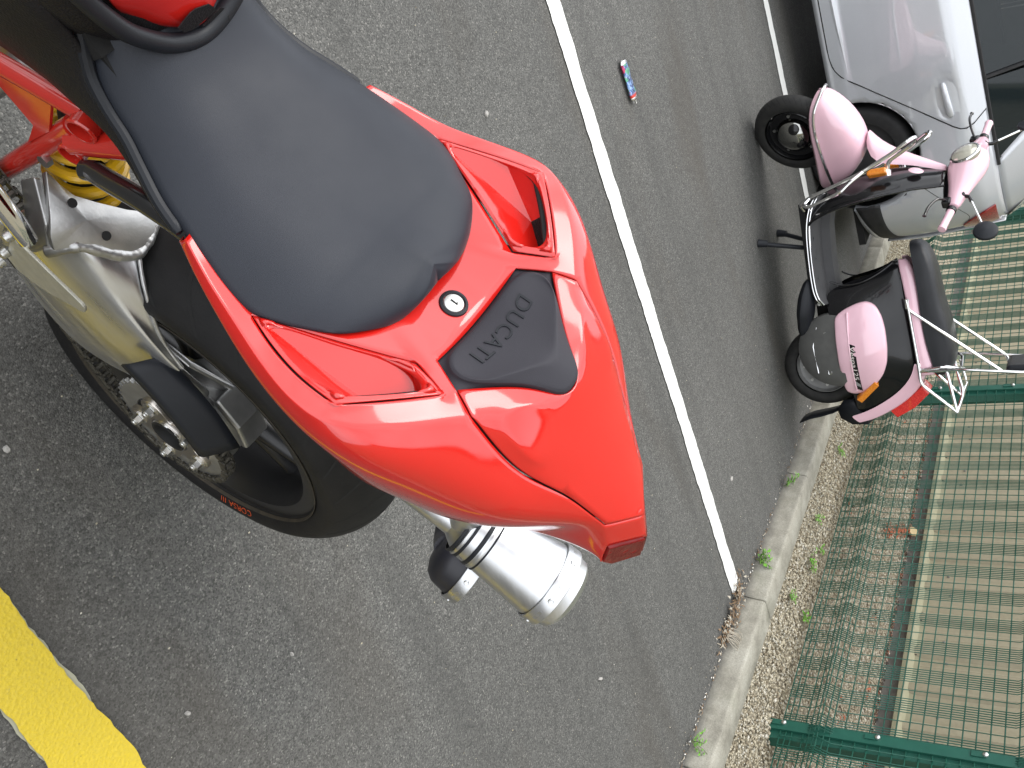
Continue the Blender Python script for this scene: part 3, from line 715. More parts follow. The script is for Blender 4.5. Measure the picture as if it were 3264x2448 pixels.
# ---- seat trim, side panel, tank
def side_trim(s):
    top = [(.520, .086, .436), (.498, .0915, .4245), (.481, .0955, .4175), (.464, .0985, .4155), (.445, .101, .416), (.423, .105, .421), (.396, .114, .428), (.367, .126, .441), (.340, .134, .456)]
    mb = MB(); pts = spline([(x, y*s, z-.006) for x, y, z in top], 5); mb.tube(pts, [.0062]*(len(pts)-1)+[.004], 10); bk(mb, 'seat_trim', M_TRIM)
    # textured panel below the trim, running forwards under the tank
    tp = [(.70, .150, .50), (.62, .135, .475), (.55, .115, .455), (.51, .096, .430), (.487, .0945, .413), (.466, .0985, .408), (.445, .1, .411), (.423, .105, .416), (.396, .113, .423), (.367, .125, .437), (.345, .131, .450)]
    bt = [(.72, .150, .40), (.62, .128, .345), (.55, .108, .318), (.52, .098, .318), (.49, .094, .335), (.465, .095, .352), (.445, .096, .368), (.423, .099, .385), (.396, .107, .402), (.367, .121, .424), (.345, .129, .440)]
    a = spline([(x, y*s, z) for x, y, z in tp], 4); b = spline([(x, y*s, z) for x, y, z in bt], 4)
    rows = []
    for k in range(7):
        t = k/6; rows.append([p.lerp(q, t)+Vector((0, s*.006*math.sin(PI*t), 0)) for p, q in zip(a, b)])
    mb = MB(); mb.grid(rows); o = bk(mb, 'side_panel', M_PANEL, angle=60); solid(o, .004, 0)
for s in (1, -1): side_trim(s)
def tank():
    # black tank surround whose rolled rear edge meets the seat, red tank let into it
    rows = []
    st = [(.4675, .055, .415, .438), (.478, .074, .42, .452), (.495, .090, .425, .470), (.53, .112, .435, .502), (.60, .14, .45, .565), (.68, .155, .46, .61), (.78, .15, .47, .61), (.88, .11, .49, .58)]
    for x, w, zs, zt in st:
        row = []
        for k in range(17):
            a = -PI/2+PI*k/16; y = math.sin(a); row.append((x+.018*abs(y)**3*(x < .52), w*math.copysign(abs(y)**.75, y), zs+(zt-zs)*abs(math.cos(a))**.6))
        rows.append(row)
    mb = MB(); mb.grid(rows); mb.f.append(tuple(range(17))); mb.m.append(0); o = bk(mb, 'tank_surround', M_PANEL, angle=60); subd(o, 1)
    rows = []
    for x, w, zt in [(.4705, .026, .4555), (.4745, .040, .4605), (.483, .056, .4695), (.497, .072, .483), (.52, .088, .506), (.56, .104, .545), (.62, .118, .596), (.70, .12, .626), (.78, .11, .626), (.86, .08, .606)]:
        row = []
        for k in range(13):
            t = -1+2*k/12; row.append((x+.016*t*t*(x < .52), w*t, zt+.004-.016*t*t*abs(t)))
        rows.append(row)
    mb = MB(); mb.grid(rows); o = bk(mb, 'tank', M_TRED, angle=60); solid(o, .006, -1); subd(o, 1)
    for pts in ([(.4868, .0328, .4843), (.4805, .0248, .4765), (.4783, .0133, .4735), (.4812, -.017, .4769), (.4894, -.0058, .4879), (.4925, .0115, .492), (.492, .0188, .4914)], [(.476, .0015, .471), (.4745, -.0085, .4685), (.4785, -.0274, .4733), (.4812, -.021, .4769)]):
        mb = MB(); mb.prism([(x-.0050, y, z-.0105) for x, y, z in pts], (-.0008, 0, .0008)); bk(mb, 'tank_grip_sticker', M_PANEL, smooth=False)
    e = spline([(.60, .138, .535), (.545, .108, .499), (.507, .083, .4775), (.486, .060, .4665), (.4705, .032, .4565), (.4635, 0, .4515), (.4705, -.032, .4565), (.486, -.060, .4665), (.507, -.083, .4775), (.545, -.108, .499), (.60, -.138, .535)], 8)
    mb = MB(); mb.tube(e, .0088, 14); bk(mb, 'tank_edge_roll', M_TRIM)
    mb = MB(); mb.tube(spline([(.4600, -.0255, .4475), (.4598, -.0262, .4560), (.4640, -.0268, .4628), (.4700, -.027, .4635)], 4), .0005, 5); bk(mb, 'edge_joint', M_DARK)
tank()

# ---- frame, engine, shock
def rod(name, a, b, r, m, n=16, **kw):
    mb = MB(); mb.tube([a, b], r, n, **kw); return bk(mb, name, m)
def frame():
    for s in (1, -1):
        y = .085*s
        rod('frame_tube', (.449, y, .335), (.60, y*1.15, .168), .0105, M_FRED)
        rod('frame_tube', (.400, y, -.06), (.441, y, .300), .0125, M_FRED)
        # cross tubes whose open ends face outwards
        for c, r in (((.4385, .3335), .0152), ((.4185, .2805), .0138)):
            y = .099*s; mb = MB(); mb.lathe([(r-.0022, -.05), (r-.0022, .002), (r, .002), (r+.0008, 0), (r, -.002), (r, -.05)], (c[0], y, c[1]), (-.28, s, .02), 24); bk(mb, 'frame_cross_tube', M_FRED)
            mb = MB(); mb.lathe([(0, -.022), (r-.002, -.022)], (c[0], y, c[1]), (-.28, s, .02), 24); bk(mb, 'frame_cross_tube_bottom', M_FRED)
        rod('frame_gusset_tube', (.404, y*.8, .375), (.428, y*.9, .285), .0145, M_FRED)
        mb = MB(); mb.prism([(.468, y-.008*s, .305), (.445, y-.008*s, .262), (.44, y-.008*s, .20), (.455, y-.008*s, .24), (.52, y-.008*s, .232)], (0, .004*s, 0)); bk(mb, 'frame_gusset', M_FRED, smooth=False)
        mb = MB(); mb.prism([(.382, y, -.02), (.395, y, .03), (.372, y, .06), (.355, y, .03)], (0, .006*s, 0)); bk(mb, 'frame_bracket', M_FRED, smooth=False)
        mb = MB(); p = spline([(.398, .1*s, .302), (.388, .103*s, .322), (.356, .11*s, .385), (.30, .11*s, .44), (.22, .10*s, .50)], 6); mb.tube(p, .0115, 14); bk(mb, 'subframe_tube', M_BLK)
        mb = MB(); mb.lathe([(0, .012), (.008, .012), (.0105, .009), (.0115, -.01)], (.399, .1*s, .298), (.35, .2*s, -.9), 16); bk(mb, 'subframe_joint', M_BLK)
        rod('subframe_stay', (.385, .072*s, .37), (.31, .09*s, .43), .014, M_CAST)
        mb = MB(); hexnut(mb, (.417, .088*s, .20), (0, s, 0), .008, .008); bk(mb, 'frame_bolt', M_ZINC, smooth=False)
    mb = MB(); mb.box((.395, 0, .40), (.22, .17, .06)); o = bk(mb, 'under_seat_filler', M_DARK, smooth=False)  # added black block that keeps the gaps under the seat dark
    mb = MB(); mb.box((.60, 0, .40), (.22, .18, .075)); o = bk(mb, 'under_tank_filler', M_DARK, smooth=False)  # added dark filler, stops bright ground showing between tank surround and side panel
    # engine casting seen through the frame
    P = [[(x, y, z) for y, z in ((-.11, -.16), (-.12, .0), (-.1, .17), (-.05, .23), (.02, .225), (.06, .17), (.085, .05), (.09, -.16))] for x in (.505, .53, .62, .80, .98)]
    P = [[(x+(.03 if j in (3, 4) else 0), y*(.8 if i == 0 else 1), z*(.92 if i == 0 else 1)) for j, (x, y, z) in enumerate(r)] for i, r in enumerate(P)]
    mb = MB(); mb.grid(P, closed_u=True); mb.f.append(tuple(range(8))); mb.m.append(0); o = bk(mb, 'engine_casing', M_CAST, smooth=True, angle=60); bevel(o, .012, 3, 20)
    # rear shock: coil lying along the bike above the swinging arm
    A = Vector((.443, .030, .215)); B_ = Vector((.352, .030, .098)); ax = (B_-A).normalized(); x = ax.orthogonal().normalized(); y = ax.cross(x); pts = []
    turns = 4.6
    for k in range(int(turns*28)+1):
        t = k/(turns*28); a = 2*PI*turns*t; pts.append(A.lerp(B_, t)+(x*math.cos(a)+y*math.sin(a))*.0405)
    mb = MB(); mb.tube(pts, .0078, 10); bk(mb, 'shock_spring', M_SPRING)
    rod('shock_body', A-ax*.05, B_+ax*.015, .023, M_DARK)
    rod('shock_eye', B_+ax*.01, B_+ax*.03, .025, M_DARK)
frame()

# ---- swinging arm
def swing_arm():
    st = [  # inner top, ridge, outer, lower outer, lower inner, inner side
        [(.300, .010, .145), (.392, .098, .154), (.395, .120, .112), (.372, .12, -.05), (.33, .02, -.055), (.295, .005, .06)],
        [(.276, .030, .152), (.350, .104, .157), (.352, .130, .108), (.325, .13, -.062), (.285, .04, -.062), (.272, .03, .05)],
        [(.266, .060, .163), (.321, .110, .166), (.322, .139, .100), (.283, .132, -.067), (.262, .070, -.066), (.258, .062, .05)],
        [(.231, .080, .161), (.283, .112, .158), (.280, .141, .085), (.241, .131, -.073), (.230, .085, -.062), (.222, .083, .04)],
        [(.190, .090, .146), (.247, .112, .148), (.235, .141, .070), (.202, .130, -.070), (.192, .096, -.058), (.184, .093, .035)],
        [(.146, .094, .132), (.190, .111, .146), (.186, .138, .062), (.162, .129, -.055), (.150, .099, -.045), (.142, .096, .03)],
        [(.114, .094, .131), (.144, .108, .139), (.140, .130, .060), (.124, .125, .004), (.112, .1, -.012), (.11, .097, .04)],
        [(.078, .084, .120), (.094, .098, .127), (.094, .112, .075), (.084, .108, .020), (.076, .085, .005), (.074, .086, .05)],
        [(.030, .066, .094), (.036, .082, .102), (.036, .094, .07), (.03, .09, .03), (.028, .07, .02), (.027, .068, .05)]]
    mb = MB(); mb.grid(st, closed_u=True); mb.f += [tuple(range(5, -1, -1)), tuple(48+j for j in range(6))]; mb.m += [0, 0]
    o = bk(mb, 'swing_arm', M_ALU, smooth=True, angle=180); me = o.data
    bm = bmesh.new(); bm.from_mesh(me); cl = bm.edges.layers.float.new('crease_edge'); bm.verts.ensure_lookup_table()
    for i in range(8):
        for j, w in ((0, .6), (1, .45)):
            e = bm.edges.get((bm.verts[i*6+j], bm.verts[i*6+6+j]))
            if e: e[cl] = w
    bm.to_mesh(me); bm.free(); subd(o, 3)
    # cast pivot plate in front of the weld
    z = .163
    pl = [(.331, .135, .158), (.346, .131, .166), (.364, .118, .1705), (.386, .102, .1705), (.404, .088, .169), (.385, .0855, .169), (.367, .080, .1685), (.346, .063, .168), (.319, .038, .166), (.303, .019, .164), (.290, .013, .162), (.279, .022, .162), (.2725, .058, .1655), (.289, .083, .167), (.318, .108, .169)]
    n_ = len(pl); c = Vector((.338, .088, .1775)); mb = MB(); mb.add([Vector(p)+Vector((0, 0, .004)) for p in pl]+[c], [(i, (i+1) % n_, n_) for i in range(n_)]); o = bk(mb, 'pivot_plate', M_CAST, angle=80); solid(o, .012, -1); bevel(o, .002, 2)
    for hx, hy, hz in ((.362, .089, .1765), (.312, .081, .1755)):
        mb = MB(); mb.lathe([(0, .001), (.0050, .001), (.0060, -.002)], (hx, hy, hz), (0, .1, 1), 20); bk(mb, 'plug', M_DARK)
    # weld bead: overlapping ripples
    def bead(pts, r, name):
        P = spline(pts, 14); mb = MB(); rr = [r*(1+.018*math.sin(i*1.15)+.07*math.sin(i*.37)) for i in range(len(P))]; mb.tube(P, rr, 10); bk(mb, name, M_CAST, angle=80)
    bead([(.331, .136, .142), (.324, .120, .160), (.317, .108, .167), (.300, .094, .167), (.284, .080, .166), (.272, .062, .165), (.273, .045, .162), (.279, .028, .160), (.288, .014, .158)], .0072, 'weld_bead')
    bead([(.268, .060, .164), (.250, .071, .163), (.231, .0805, .162), (.210, .0865, .155), (.190, .0905, .147), (.168, .093, .139), (.146, .0945, .133), (.114, .0945, .131)], .0026, 'weld_seam')
    # fork leg on the chain side of the pivot, chain runs through the triangle
    mb = MB(); mb.prism([(.345, .148, .125), (.372, .146, .132), (.43, .142, .14), (.46, .142, .10), (.42, .145, .06), (.375, .148, .06)], (0, .008, 0)); o = bk(mb, 'pivot_fork', M_CAST, smooth=False); bevel(o, .003, 2)
    mb = MB(); mb.prism([(.331, .128, .15), (.352, .118, .162), (.40, .096, .168), (.398, .092, .12), (.35, .116, .1), (.325, .128, .09)], (.006, .006, 0)); o = bk(mb, 'pivot_rib', M_CAST, smooth=False); bevel(o, .002, 2)
    mb = MB(); mb.tube([(.50, -.13, .07), (.50, .15, .07)], .022, 20); bk(mb, 'pivot_spindle', M_CAST)
    # inner web and hub carrier
    mb = MB(); mb.add([(.150, .090, .115), (.105, .085, .122), (.030, .050, .105), (-.02, .030, .088), (.02, .055, .06), (.12, .088, .07)], [(0, 1, 2, 3, 4, 5)]); o = bk(mb, 'inner_web', M_CAST, smooth=False); solid(o, .008, -1); bevel(o, .003)
    mb = MB(); mb.lathe([(.05, .0), (.079, .004), (.083, .012), (.083, .040), (.081, .042), (.081, .0435), (.083, .046), (.085, .07), (.083, .072), (.083, .074), (.086, .077), (.086, .094), (.078, .1), (.045, .101)], (0, 0, 0), (0, 1, 0), 48); bk(mb, 'hub_carrier', M_CAST, angle=40)
    mb = MB(); mb.prism([(-.05, .03, .062), (.03, .03, .088), (.035, .03, .104), (-.02, .03, .104), (-.066, .03, .082)], (0, .05, 0)); o = bk(mb, 'hub_clamp', M_CAST, smooth=False); bevel(o, .006, 3)
swing_arm()

# ---- wheel, tyre, disc
def wheel():
    prof = []   # sport tyre section: (radius, y)
    Rc = .1063; c0 = .3145-Rc; amax = math.asin(.0905/Rc)
    crown = [(c0+Rc*math.cos(amax*k/16), Rc*math.sin(amax*k/16)) for k in range(17)]
    wall = [(.2585, .0915), (.251, .0912), (.243, .0890), (.2365, .0855), (.232, .0825), (.227, .0780)]
    half = crown+wall; prof = [(r, -y) for r, y in half[:0:-1]]+half
    def tyre_y(r): return float(np.interp(r, [q[0] for q in wall[::-1]], [q[1] for q in wall[::-1]]))
    mb = MB(); mb.lathe(prof, (0, 0, 0), (0, 1, 0), 120); ty = bk(mb, 'tyre', M_TYRE, angle=60)
    # tread grooves: thin dark inlays with the tyre's curve, as slits over the shoulder
    mb = MB()
    for k in range(26):
        for s in (1, -1):
            th0 = 2*PI*k/26+(.12 if s < 0 else 0); rows = []
            for q in range(9):
                t = q/8; a = (.16+t*.80)*s*1.0; th = th0+.19*t-.04*math.sin(t*PI)
                row = []
                for w in (-.0026, .0026):
                    y = (Rc+.0004)*math.sin(a); r = c0+(Rc+.0004)*math.cos(a); row.append((r*math.cos(th+w/r*1.1), y, r*math.sin(th+w/r*1.1)))
                rows.append(row)
            mb.grid(rows)
    o = mb.build('tread_grooves', M_DARK, ty, fix=False); tag(o, kind='stuff')
    mb = MB(); mb.lathe([(.2300, .0815), (.2312, .0850), (.2322, .0868), (.2330, .0862)], (0, 0, 0), (0, 1, 0), 96); mb.build('bead_line', noisy('dusty rubber', (.03, .026, .02), (.055, .045, .03), 60, .8), ty)
    rp = [(.205, -.078), (.222, -.0795), (.231, -.076), (.231, -.073), (.221, -.072), (.214, -.066), (.2, -.05), (.196, 0), (.2, .05), (.214, .066), (.221, .072), (.231, .073), (.2315, .0765), (.222, .0795), (.205, .078), (.196, .064), (.188, .05), (.184, 0), (.188, -.05), (.196, -.064)]
    mb = MB(); mb.lathe(rp, (0, 0, 0), (0, 1, 0), 96, closed=True); rim = bk(mb, 'rim', M_RIM)
    for k in range(5):
        a0 = 2*PI*k/5+.35
        for d in (-.16, .16):
            mb = MB(); rows = []
            for q in range(8):
                t = q/7; r = .045+t*.148; th = a0+d*(.25+.95*t)
                e = Vector((math.cos(th), 0, math.sin(th))); tn = Vector((-math.sin(th), 0, math.cos(th))); c = e*r; c.y = .02-.01*t
                w = .019-.008*t+.007*max(0, t-.8)*5; h = .024-.006*t
                rows.append([c+tn*w*math.cos(b)+Vector((0, 1, 0))*h*math.sin(b) for b in [2*PI*j/10 for j in range(10)]])
            mb.grid(rows, closed_u=True); mb.build('spoke', M_RIM, rim, angle=60)
    mb = MB(); mb.lathe([(.03, -.05), (.055, -.05), (.06, -.04), (.06, .03), (.03, .03)], (0, 0, 0), (0, 1, 0), 40, closed=True); mb.build('wheel_hub', M_RIM, rim)
    mb = MB(); mb.lathe([(.078, -.066), (.122, -.066), (.122, -.06), (.078, -.06)], (0, 0, 0), (0, 1, 0), 64, closed=True); bk(mb, 'brake_disc', M_ZINC)
    # sidewall print, tops of the letters outwards
    txt = 'CORSA III'; r0 = .2385; cu = bpy.data.curves.new('t', 'FONT'); cu.size = .0155; cu.body = txt; cu.extrude = .0001; cu.space_character = 1.05
    to = bpy.data.objects.new('t', cu); COL.objects.link(to); dg = bpy.context.evaluated_depsgraph_get(); me = bpy.data.meshes.new_from_object(to.evaluated_get(dg)); bpy.data.objects.remove(to)
    v = np.zeros(len(me.vertices)*3); me.vertices.foreach_get('co', v); v = v.reshape(-1, 3); L = v[:, 0].max()
    th = math.atan2(-.064, -.229)+(v[:, 0])/r0*1.0; rr = r0+v[:, 1]
    yy = np.array([tyre_y(q) for q in rr])+.0008
    out = np.stack([rr*np.cos(th), yy+v[:, 2]*0, rr*np.sin(th)], 1); me.vertices.foreach_set('co', out.ravel()); me.update(); me.materials.clear(); me.materials.append(M_ORANGE)
    o = bpy.data.objects.new('sidewall_lettering', me); link(o, ty)
    # ---- sprocket with carrier, nuts and chain
    mb = MB(); nT = 39; prof_ = []
    for k in range(nT):
        for d, r in ((-.25, .0955), (-.1, .1015), (.1, .1015), (.25, .0955), (.5, .0945)):
            th = 2*PI*(k+d)/nT; prof_.append((r*math.cos(th), 0, r*math.sin(th)))
    inner = [(.066*math.cos(2*PI*k/len(prof_)), 0, .066*math.sin(2*PI*k/len(prof_))) for k in range(len(prof_))]
    n = len(prof_); off = lambda P, y: [(x, y, z) for x, _, z in P]
    mb.grid([off(inner, .111), off(prof_, .111), off(prof_, .117), off(inner, .117)], closed_u=True, closed_v=True); spr = bk(mb, 'sprocket', M_CAST, smooth=False)
    nut0 = R(16); pts = []
    for k in range(120):
        th = 2*PI*k/120; ph = (th-nut0)*5; r = .0615+.0135*math.cos(ph)-.0025*math.cos(2*ph); pts.append((r*math.cos(th), 0, r*math.sin(th)))
    inn = [(.031*math.cos(2*PI*k/120), 0, .031*math.sin(2*PI*k/120)) for k in range(120)]
    mb = MB(); mb.grid([off(inn, .1175), off(pts, .1175), off(pts, .1235), off([(x*.985, y, z*.985) for x, y, z in pts], .125), off([(x*1.03, y, z*1.03) for x, y, z in inn], .125), off(inn, .123)], closed_u=True, closed_v=True); car = mb.build('sprocket_carrier', M_GOLD, spr, angle=40)
    for k in range(5):
        th = nut0+2*PI*k/5; c = (.0565*math.cos(th), .125, .0565*math.sin(th)); mb = MB()
        mb.lathe([(0, 0), (.0125, 0), (.0125, .002), (.009, .0025)], c, (0, 1, 0), 20); hexnut(mb, (c[0], .127, c[2]), (0, 1, 0), .0088, .0085); mb.lathe([(0, .0145), (.004, .0143), (.0048, .013), (.0048, .009)], c, (0, 1, 0), 12); mb.build('carrier_nut', M_ZINC, spr, smooth=False)
    mb = MB(); mb.lathe([(.0295, .1), (.0295, .1275), (.0285, .129), (.0255, .129), (.0245, .1275), (.0235, .112), (.0, .110)], (0, 0, 0), (0, 1, 0), 40); mb.build('axle_end', M_DARK, spr)
    mb = MB(); mb.lathe([(.0305, .1), (.0305, .126), (.0302, .128), (.0285, .128)], (0, 0, 0), (0, 1, 0), 40); mb.build('hub_ring', M_CHROME, spr)
    # chain path: rear wrap, runs to the front sprocket
    Rr, Rf = .0985, .036; F = Vector((.56, 0, .075)); d = F.length; phi = math.atan2(F.z, F.x); be = math.acos((Rr-Rf)/d); path = []
    def arc(c, r, a, b, n): return [Vector((c.x+r*math.cos(a+(b-a)*i/n), .114, c.z+r*math.sin(a+(b-a)*i/n))) for i in range(n+1)]
    path = arc(Vector((0, 0, 0)), Rr, phi+be, phi+2*PI-be, 60)+arc(F, Rf, phi-be, phi+be, 14)
    ds = [0]
    for i in range(1, len(path)+1): ds.append(ds[-1]+(path[i % len(path)]-path[i-1]).length)
    tot = ds[-1]; nl = int(tot/.015875/2)*2; lp = []
    for k in range(nl):
        s = tot*k/nl; i = max(j for j in range(len(ds)) if ds[j] <= s+1e-9); i = min(i, len(path)-1); f = (s-ds[i])/max(1e-9, ds[i+1]-ds[i]); lp.append(path[i].lerp(path[(i+1) % len(path)], f))
    def link_mesh(outer):
        mb = MB(); w = .0085 if outer else .0060
        for s in (-1, 1):
            out_ = []
            for i in range(24):
                a = 2*PI*i/24; cx = .0079 if math.cos(a) > 0 else -.0079; rr_ = .0068; hh = rr_*(1 if abs(math.cos(a)) > .35 else .78)
                out_.append((cx*1.0+rr_*math.cos(a)*.9, s*w-.001, hh*math.sin(a)))
            mb.prism(out_, (0, .002, 0))
        for cx in (-.0079, .0079): mb.tube([(cx, -.0098, 0), (cx, .0098, 0)], .0027 if outer else .0048, 8)
        return mb.mesh('chain_link')
    mo, mi = link_mesh(True), link_mesh(False)
    for m_ in (mo, mi): m_.materials.append(M_CHAIN)
    chain = bpy.data.objects.new('chain', None); link(chain, BIKE); chain.location = BL
    for k in range(nl):
        a, b = lp[k], lp[(k+1) % nl]; c = (a+b)/2
        if .10 < c.x < .34 and c.z > .06: continue      # this stretch runs inside the arm
        dv = (b-a).normalized(); o = bpy.data.objects.new('chain_link', mo if k % 2 else mi); link(o, chain)
        M_ = Matrix((dv, Vector((0, 1, 0)), dv.cross(Vector((0, 1, 0))))).transposed().to_4x4(); M_.translation = c; o.matrix_local = M_
    mb = MB(); mb.lathe([(.0, -.004), (.036, -.004), (.036, .004), (0, .004)], (F.x, .114, F.z), (0, 1, 0), 30); bk(mb, 'front_sprocket', M_CHAIN)
    # chain guard over the top run
    rows = []
    for k in range(11):
        t = k/10; x = .158+(-.012-.158)*t; z = .106+.010*math.sin(PI*t)-.004*t
        rows.append([(x+.0, .1385, z-.012), (x, .138, z-.002), (x-.002, .134, z+.003), (x-.012, .112, z+.014), (x-.02, .0975, z+.016+.006*math.sin(PI*t))])
    mb = MB(); mb.grid(rows); o = bk(mb, 'chain_guard', M_TRIM, angle=40); solid(o, .003, 1)
wheel()

# ---- heel guard and foot controls
mb = MB(); mb.prism(fillet([(.372, .160, .172), (.280, .168, .226), (.270, .168, .214), (.283, .164, .175), (.300, .162, .135), (.325, .158, .1), (.345, .158, .105)], [.004, .006, .01, .01, .02, .01, .005], 4, True), (.0, .004, .0)); o = bk(mb, 'heel_guard', M_PLATE, smooth=False); bevel(o, .0012, 2)
mb = MB(); mb.box((.366, .152, .085), (.028, .02, .17), Matrix.Rotation(.35, 3, 'Y')); o = bk(mb, 'foot_peg_bracket', M_CAST, smooth=False); bevel(o, .004, 2)
for q in ((.352, .164, .122), (.340, .164, .088), (.372, .164, .168)):
    mb = MB(); mb.lathe([(0, .0075), (.0045, .0075), (.006, .006), (.0065, 0)], q, (0, 1, 0), 14); bk(mb, 'bracket_bolt', M_ZINC)
mb = MB(); mb.tube([(.36, .155, .178), (.385, .16, .20), (.44, .16, .21)], .011, 12); bk(mb, 'foot_peg', M_CHROME)
mb = MB(); mb.tube([(.43, .13, .02), (.345, .15, -.01), (.305, .158, -.04)], [.012, .012, .008], 12); bk(mb, 'gear_lever', M_TRIM)
mb = MB(); mb.tube([(.52, .10, -.14), (.50, .20, -.235), (.485, .285, -.292)], [.012, .011, .010], 12); bk(mb, 'side_stand', M_TRIM)
mb = MB(); mb.lathe([(0, -.003), (.024, -.003), (.026, 0), (.022, .004), (0, .005)], (.483, .292, -.2635), (0, .174, .985), 20); bk(mb, 'stand_foot', M_TRIM)

# ---- stacked silencers
def silencer(name, F, Rr_, r0, r1, body, cap, full):
    F = Vector(F); E = Vector(Rr_); ax = (E-F).normalized(); L = (E-F).length
    P = ([(r0*.55, -.12), (r0*.62, -.02), (r0*.9, .0), (r0, .004)] if full else [(0, -.022), (r0*.5, -.019), (r0*.82, -.010), (r0, .004)])+[(r0+(r1-r0)*(k/8), .004+(L-.004)*k/8) for k in range(1, 9)]
    mb = MB(); mb.lathe(P, F, ax, 56); o = bk(mb, name, body, angle=30)
    def band(h0, h1, dr, m, nm):
        ra = r0+(r1-r0)*max(0, h0/L); mb = MB(); mb.lathe([(ra-.001, h0), (ra+dr*.7, h0), (ra+dr, h0+.0015), (ra+dr, h1-.0015), (ra+dr*.7, h1), (ra-.001, h1)], F, ax, 56); return mb.build(nm, m, o)
    if full:
        band(-.004, .0015, .0016, M_TRIM, 'clamp_band'); band(.0045, .0085, .0012, M_STEEL, 'clamp_strap'); band(.0095, .0145, .0018, M_TRIM, 'clamp_band'); band(.0275, .0345, .002, M_TRIM, 'clamp_band'); band(.0375, .0435, .0012, M_STEEL, 'clamp_strap'); band(.0445, .0475, .0014, M_TRIM, 'clamp_band')
    # end ring and open end cone
    mb = MB(); mb.lathe([(r1-.001, L-.026), (r1+.0014, L-.026), (r1+.002, L-.025), (r1+.002, L-.001), (r1+.0008, L), (r1-.003, L+.0004), (r1-.003, L-.004)], F, ax, 64); ring = mb.build('end_ring', M_STEEL, o)
    if cap:
        mb = MB(); mb.lathe([(r1-.002, L-.004), (r1-.005, L+.007), (r1*.90, L+.017), (r1*.78, L+.025), (r1*.64, L+.029), (r1*.60, L+.027), (r1*.58, L-.05), (0, L-.05)], F, ax, 56); mb.build('end_cap', M_STEEL, o)
    x = ax.orthogonal().normalized(); y = ax.cross(x)
    for k in range(12):
        a = 2*PI*k/12; e = x*math.cos(a)+y*math.sin(a); c = F+ax*(L-.013)+e*(r1+.002)
        mb = MB()
        if k % 2:
            tt = ax.cross(e); pts = [c+tt*(u)+ax*v for u, v in [(-.011, -.003), (.011, -.003), (.0125, 0), (.011, .003), (-.011, .003), (-.0125, 0)]]
            pts = [F+ax*((p-F).dot(ax))+((p-F)-ax*((p-F).dot(ax))).normalized()*(r1+.0022) for p in pts]; mb.prism(pts, e*.0006); mb.build('ring_slot', M_CAST, ring, smooth=False)
        else:
            mb.lathe([(0, .0012), (.0025, .0012), (.004, .0016), (.0048, .0005), (.005, -.001)], c, e, 14); mb.build('rivet', M_STEEL, ring)
    return o
silencer('upper_silencer', (-.362, -.067, .236), (-.510, -.080, .341), .0505, .0685, M_STEEL, True, True)
silencer('lower_silencer', (-.506, -.0875, .0855), (-.556, -.092, .121), .0575, .0675, M_BLKPIPE, False, False)
mb = MB(); mb.tube(spline([(.45, -.13, -.12), (.30, -.165, .05), (.15, -.15, .27), (-.08, -.10, .37), (-.24, -.072, .318), (-.345, -.067, .248)], 6), .030, 16); bk(mb, 'exhaust_pipe', M_STEEL)
mb = MB(); mb.tube(spline([(-.500, -.092, .085), (-.520, -.125, .045), (-.50, -.172, .035), (-.45, -.20, .06), (-.38, -.215, .09), (-.25, -.21, .10), (-.08, -.195, .0), (.2, -.17, -.12)], 6), .024, 16); bk(mb, 'exhaust_link_pipe', M_BLKPIPE)

# ---- front end (ahead of the picture, so that the machine stands complete)
def front_end():
    c = Vector((1.46, 0, -.015))
    prof = []
    for k in range(17):
        a = -PI*.62+PI*1.24*k/16; prof.append((.239+.060*math.cos(a), .061*math.sin(a)))
    mb = MB(); mb.lathe(prof, c, (0, 1, 0), 64); bk(mb, 'tyre', M_TYRE)
    mb = MB(); mb.lathe([(.20, -.045), (.235, -.05), (.235, .05), (.2, .045)], c, (0, 1, 0), 64, closed=True); fr = bk(mb, 'rim', M_RIM)
    for k in range(5):
        th = 2*PI*k/5; mb = MB(); mb.tube([c, c+Vector((math.cos(th)*.21, 0, math.sin(th)*.21))], [.026, .014], 10); mb.build('spoke', M_RIM, fr)
    for s in (1, -1):
        mb = MB(); mb.tube([c+Vector((.02, .1*s, 0)), (1.19, .1*s, .56)], [.028, .026], 16); bk(mb, 'fork_leg', M_GOLD)
        mb = MB(); mb.lathe([(.085, -.002), (.16, -.002), (.16, .003), (.085, .003)], c+Vector((0, .075*s, 0)), (0, 1, 0), 48, closed=True); bk(mb, 'brake_disc', M_ZINC)
        mb = MB(); mb.tube([(1.13, .03*s, .66), (1.10, .22*s, .72), (1.05, .38*s, .71)], .013, 12); bk(mb, 'handlebar', M_TRIM)
    mb = MB(); mb.box((1.19, 0, .55), (.07, .25, .04)); bk(mb, 'fork_yoke', M_CAST, smooth=False)
    mb = MB(); mb.lathe([(0, .08), (.05, .07), (.085, .03), (.09, -.03), (.07, -.05)], (1.32, 0, .5), (1, 0, .1), 24); bk(mb, 'headlamp', M_BLK)
    for s in (1, -1):
        mb = MB(); mb.tube([(.62, .1*s, .14), (.85, .1*s, .33), (1.12, .05*s, .42)], .017, 12); bk(mb, 'frame_tube', M_FRED)
        mb = MB(); mb.tube([(.55, .1*s, .40), (.85, .1*s, .33)], .017, 12); bk(mb, 'frame_tube', M_FRED)
front_end()
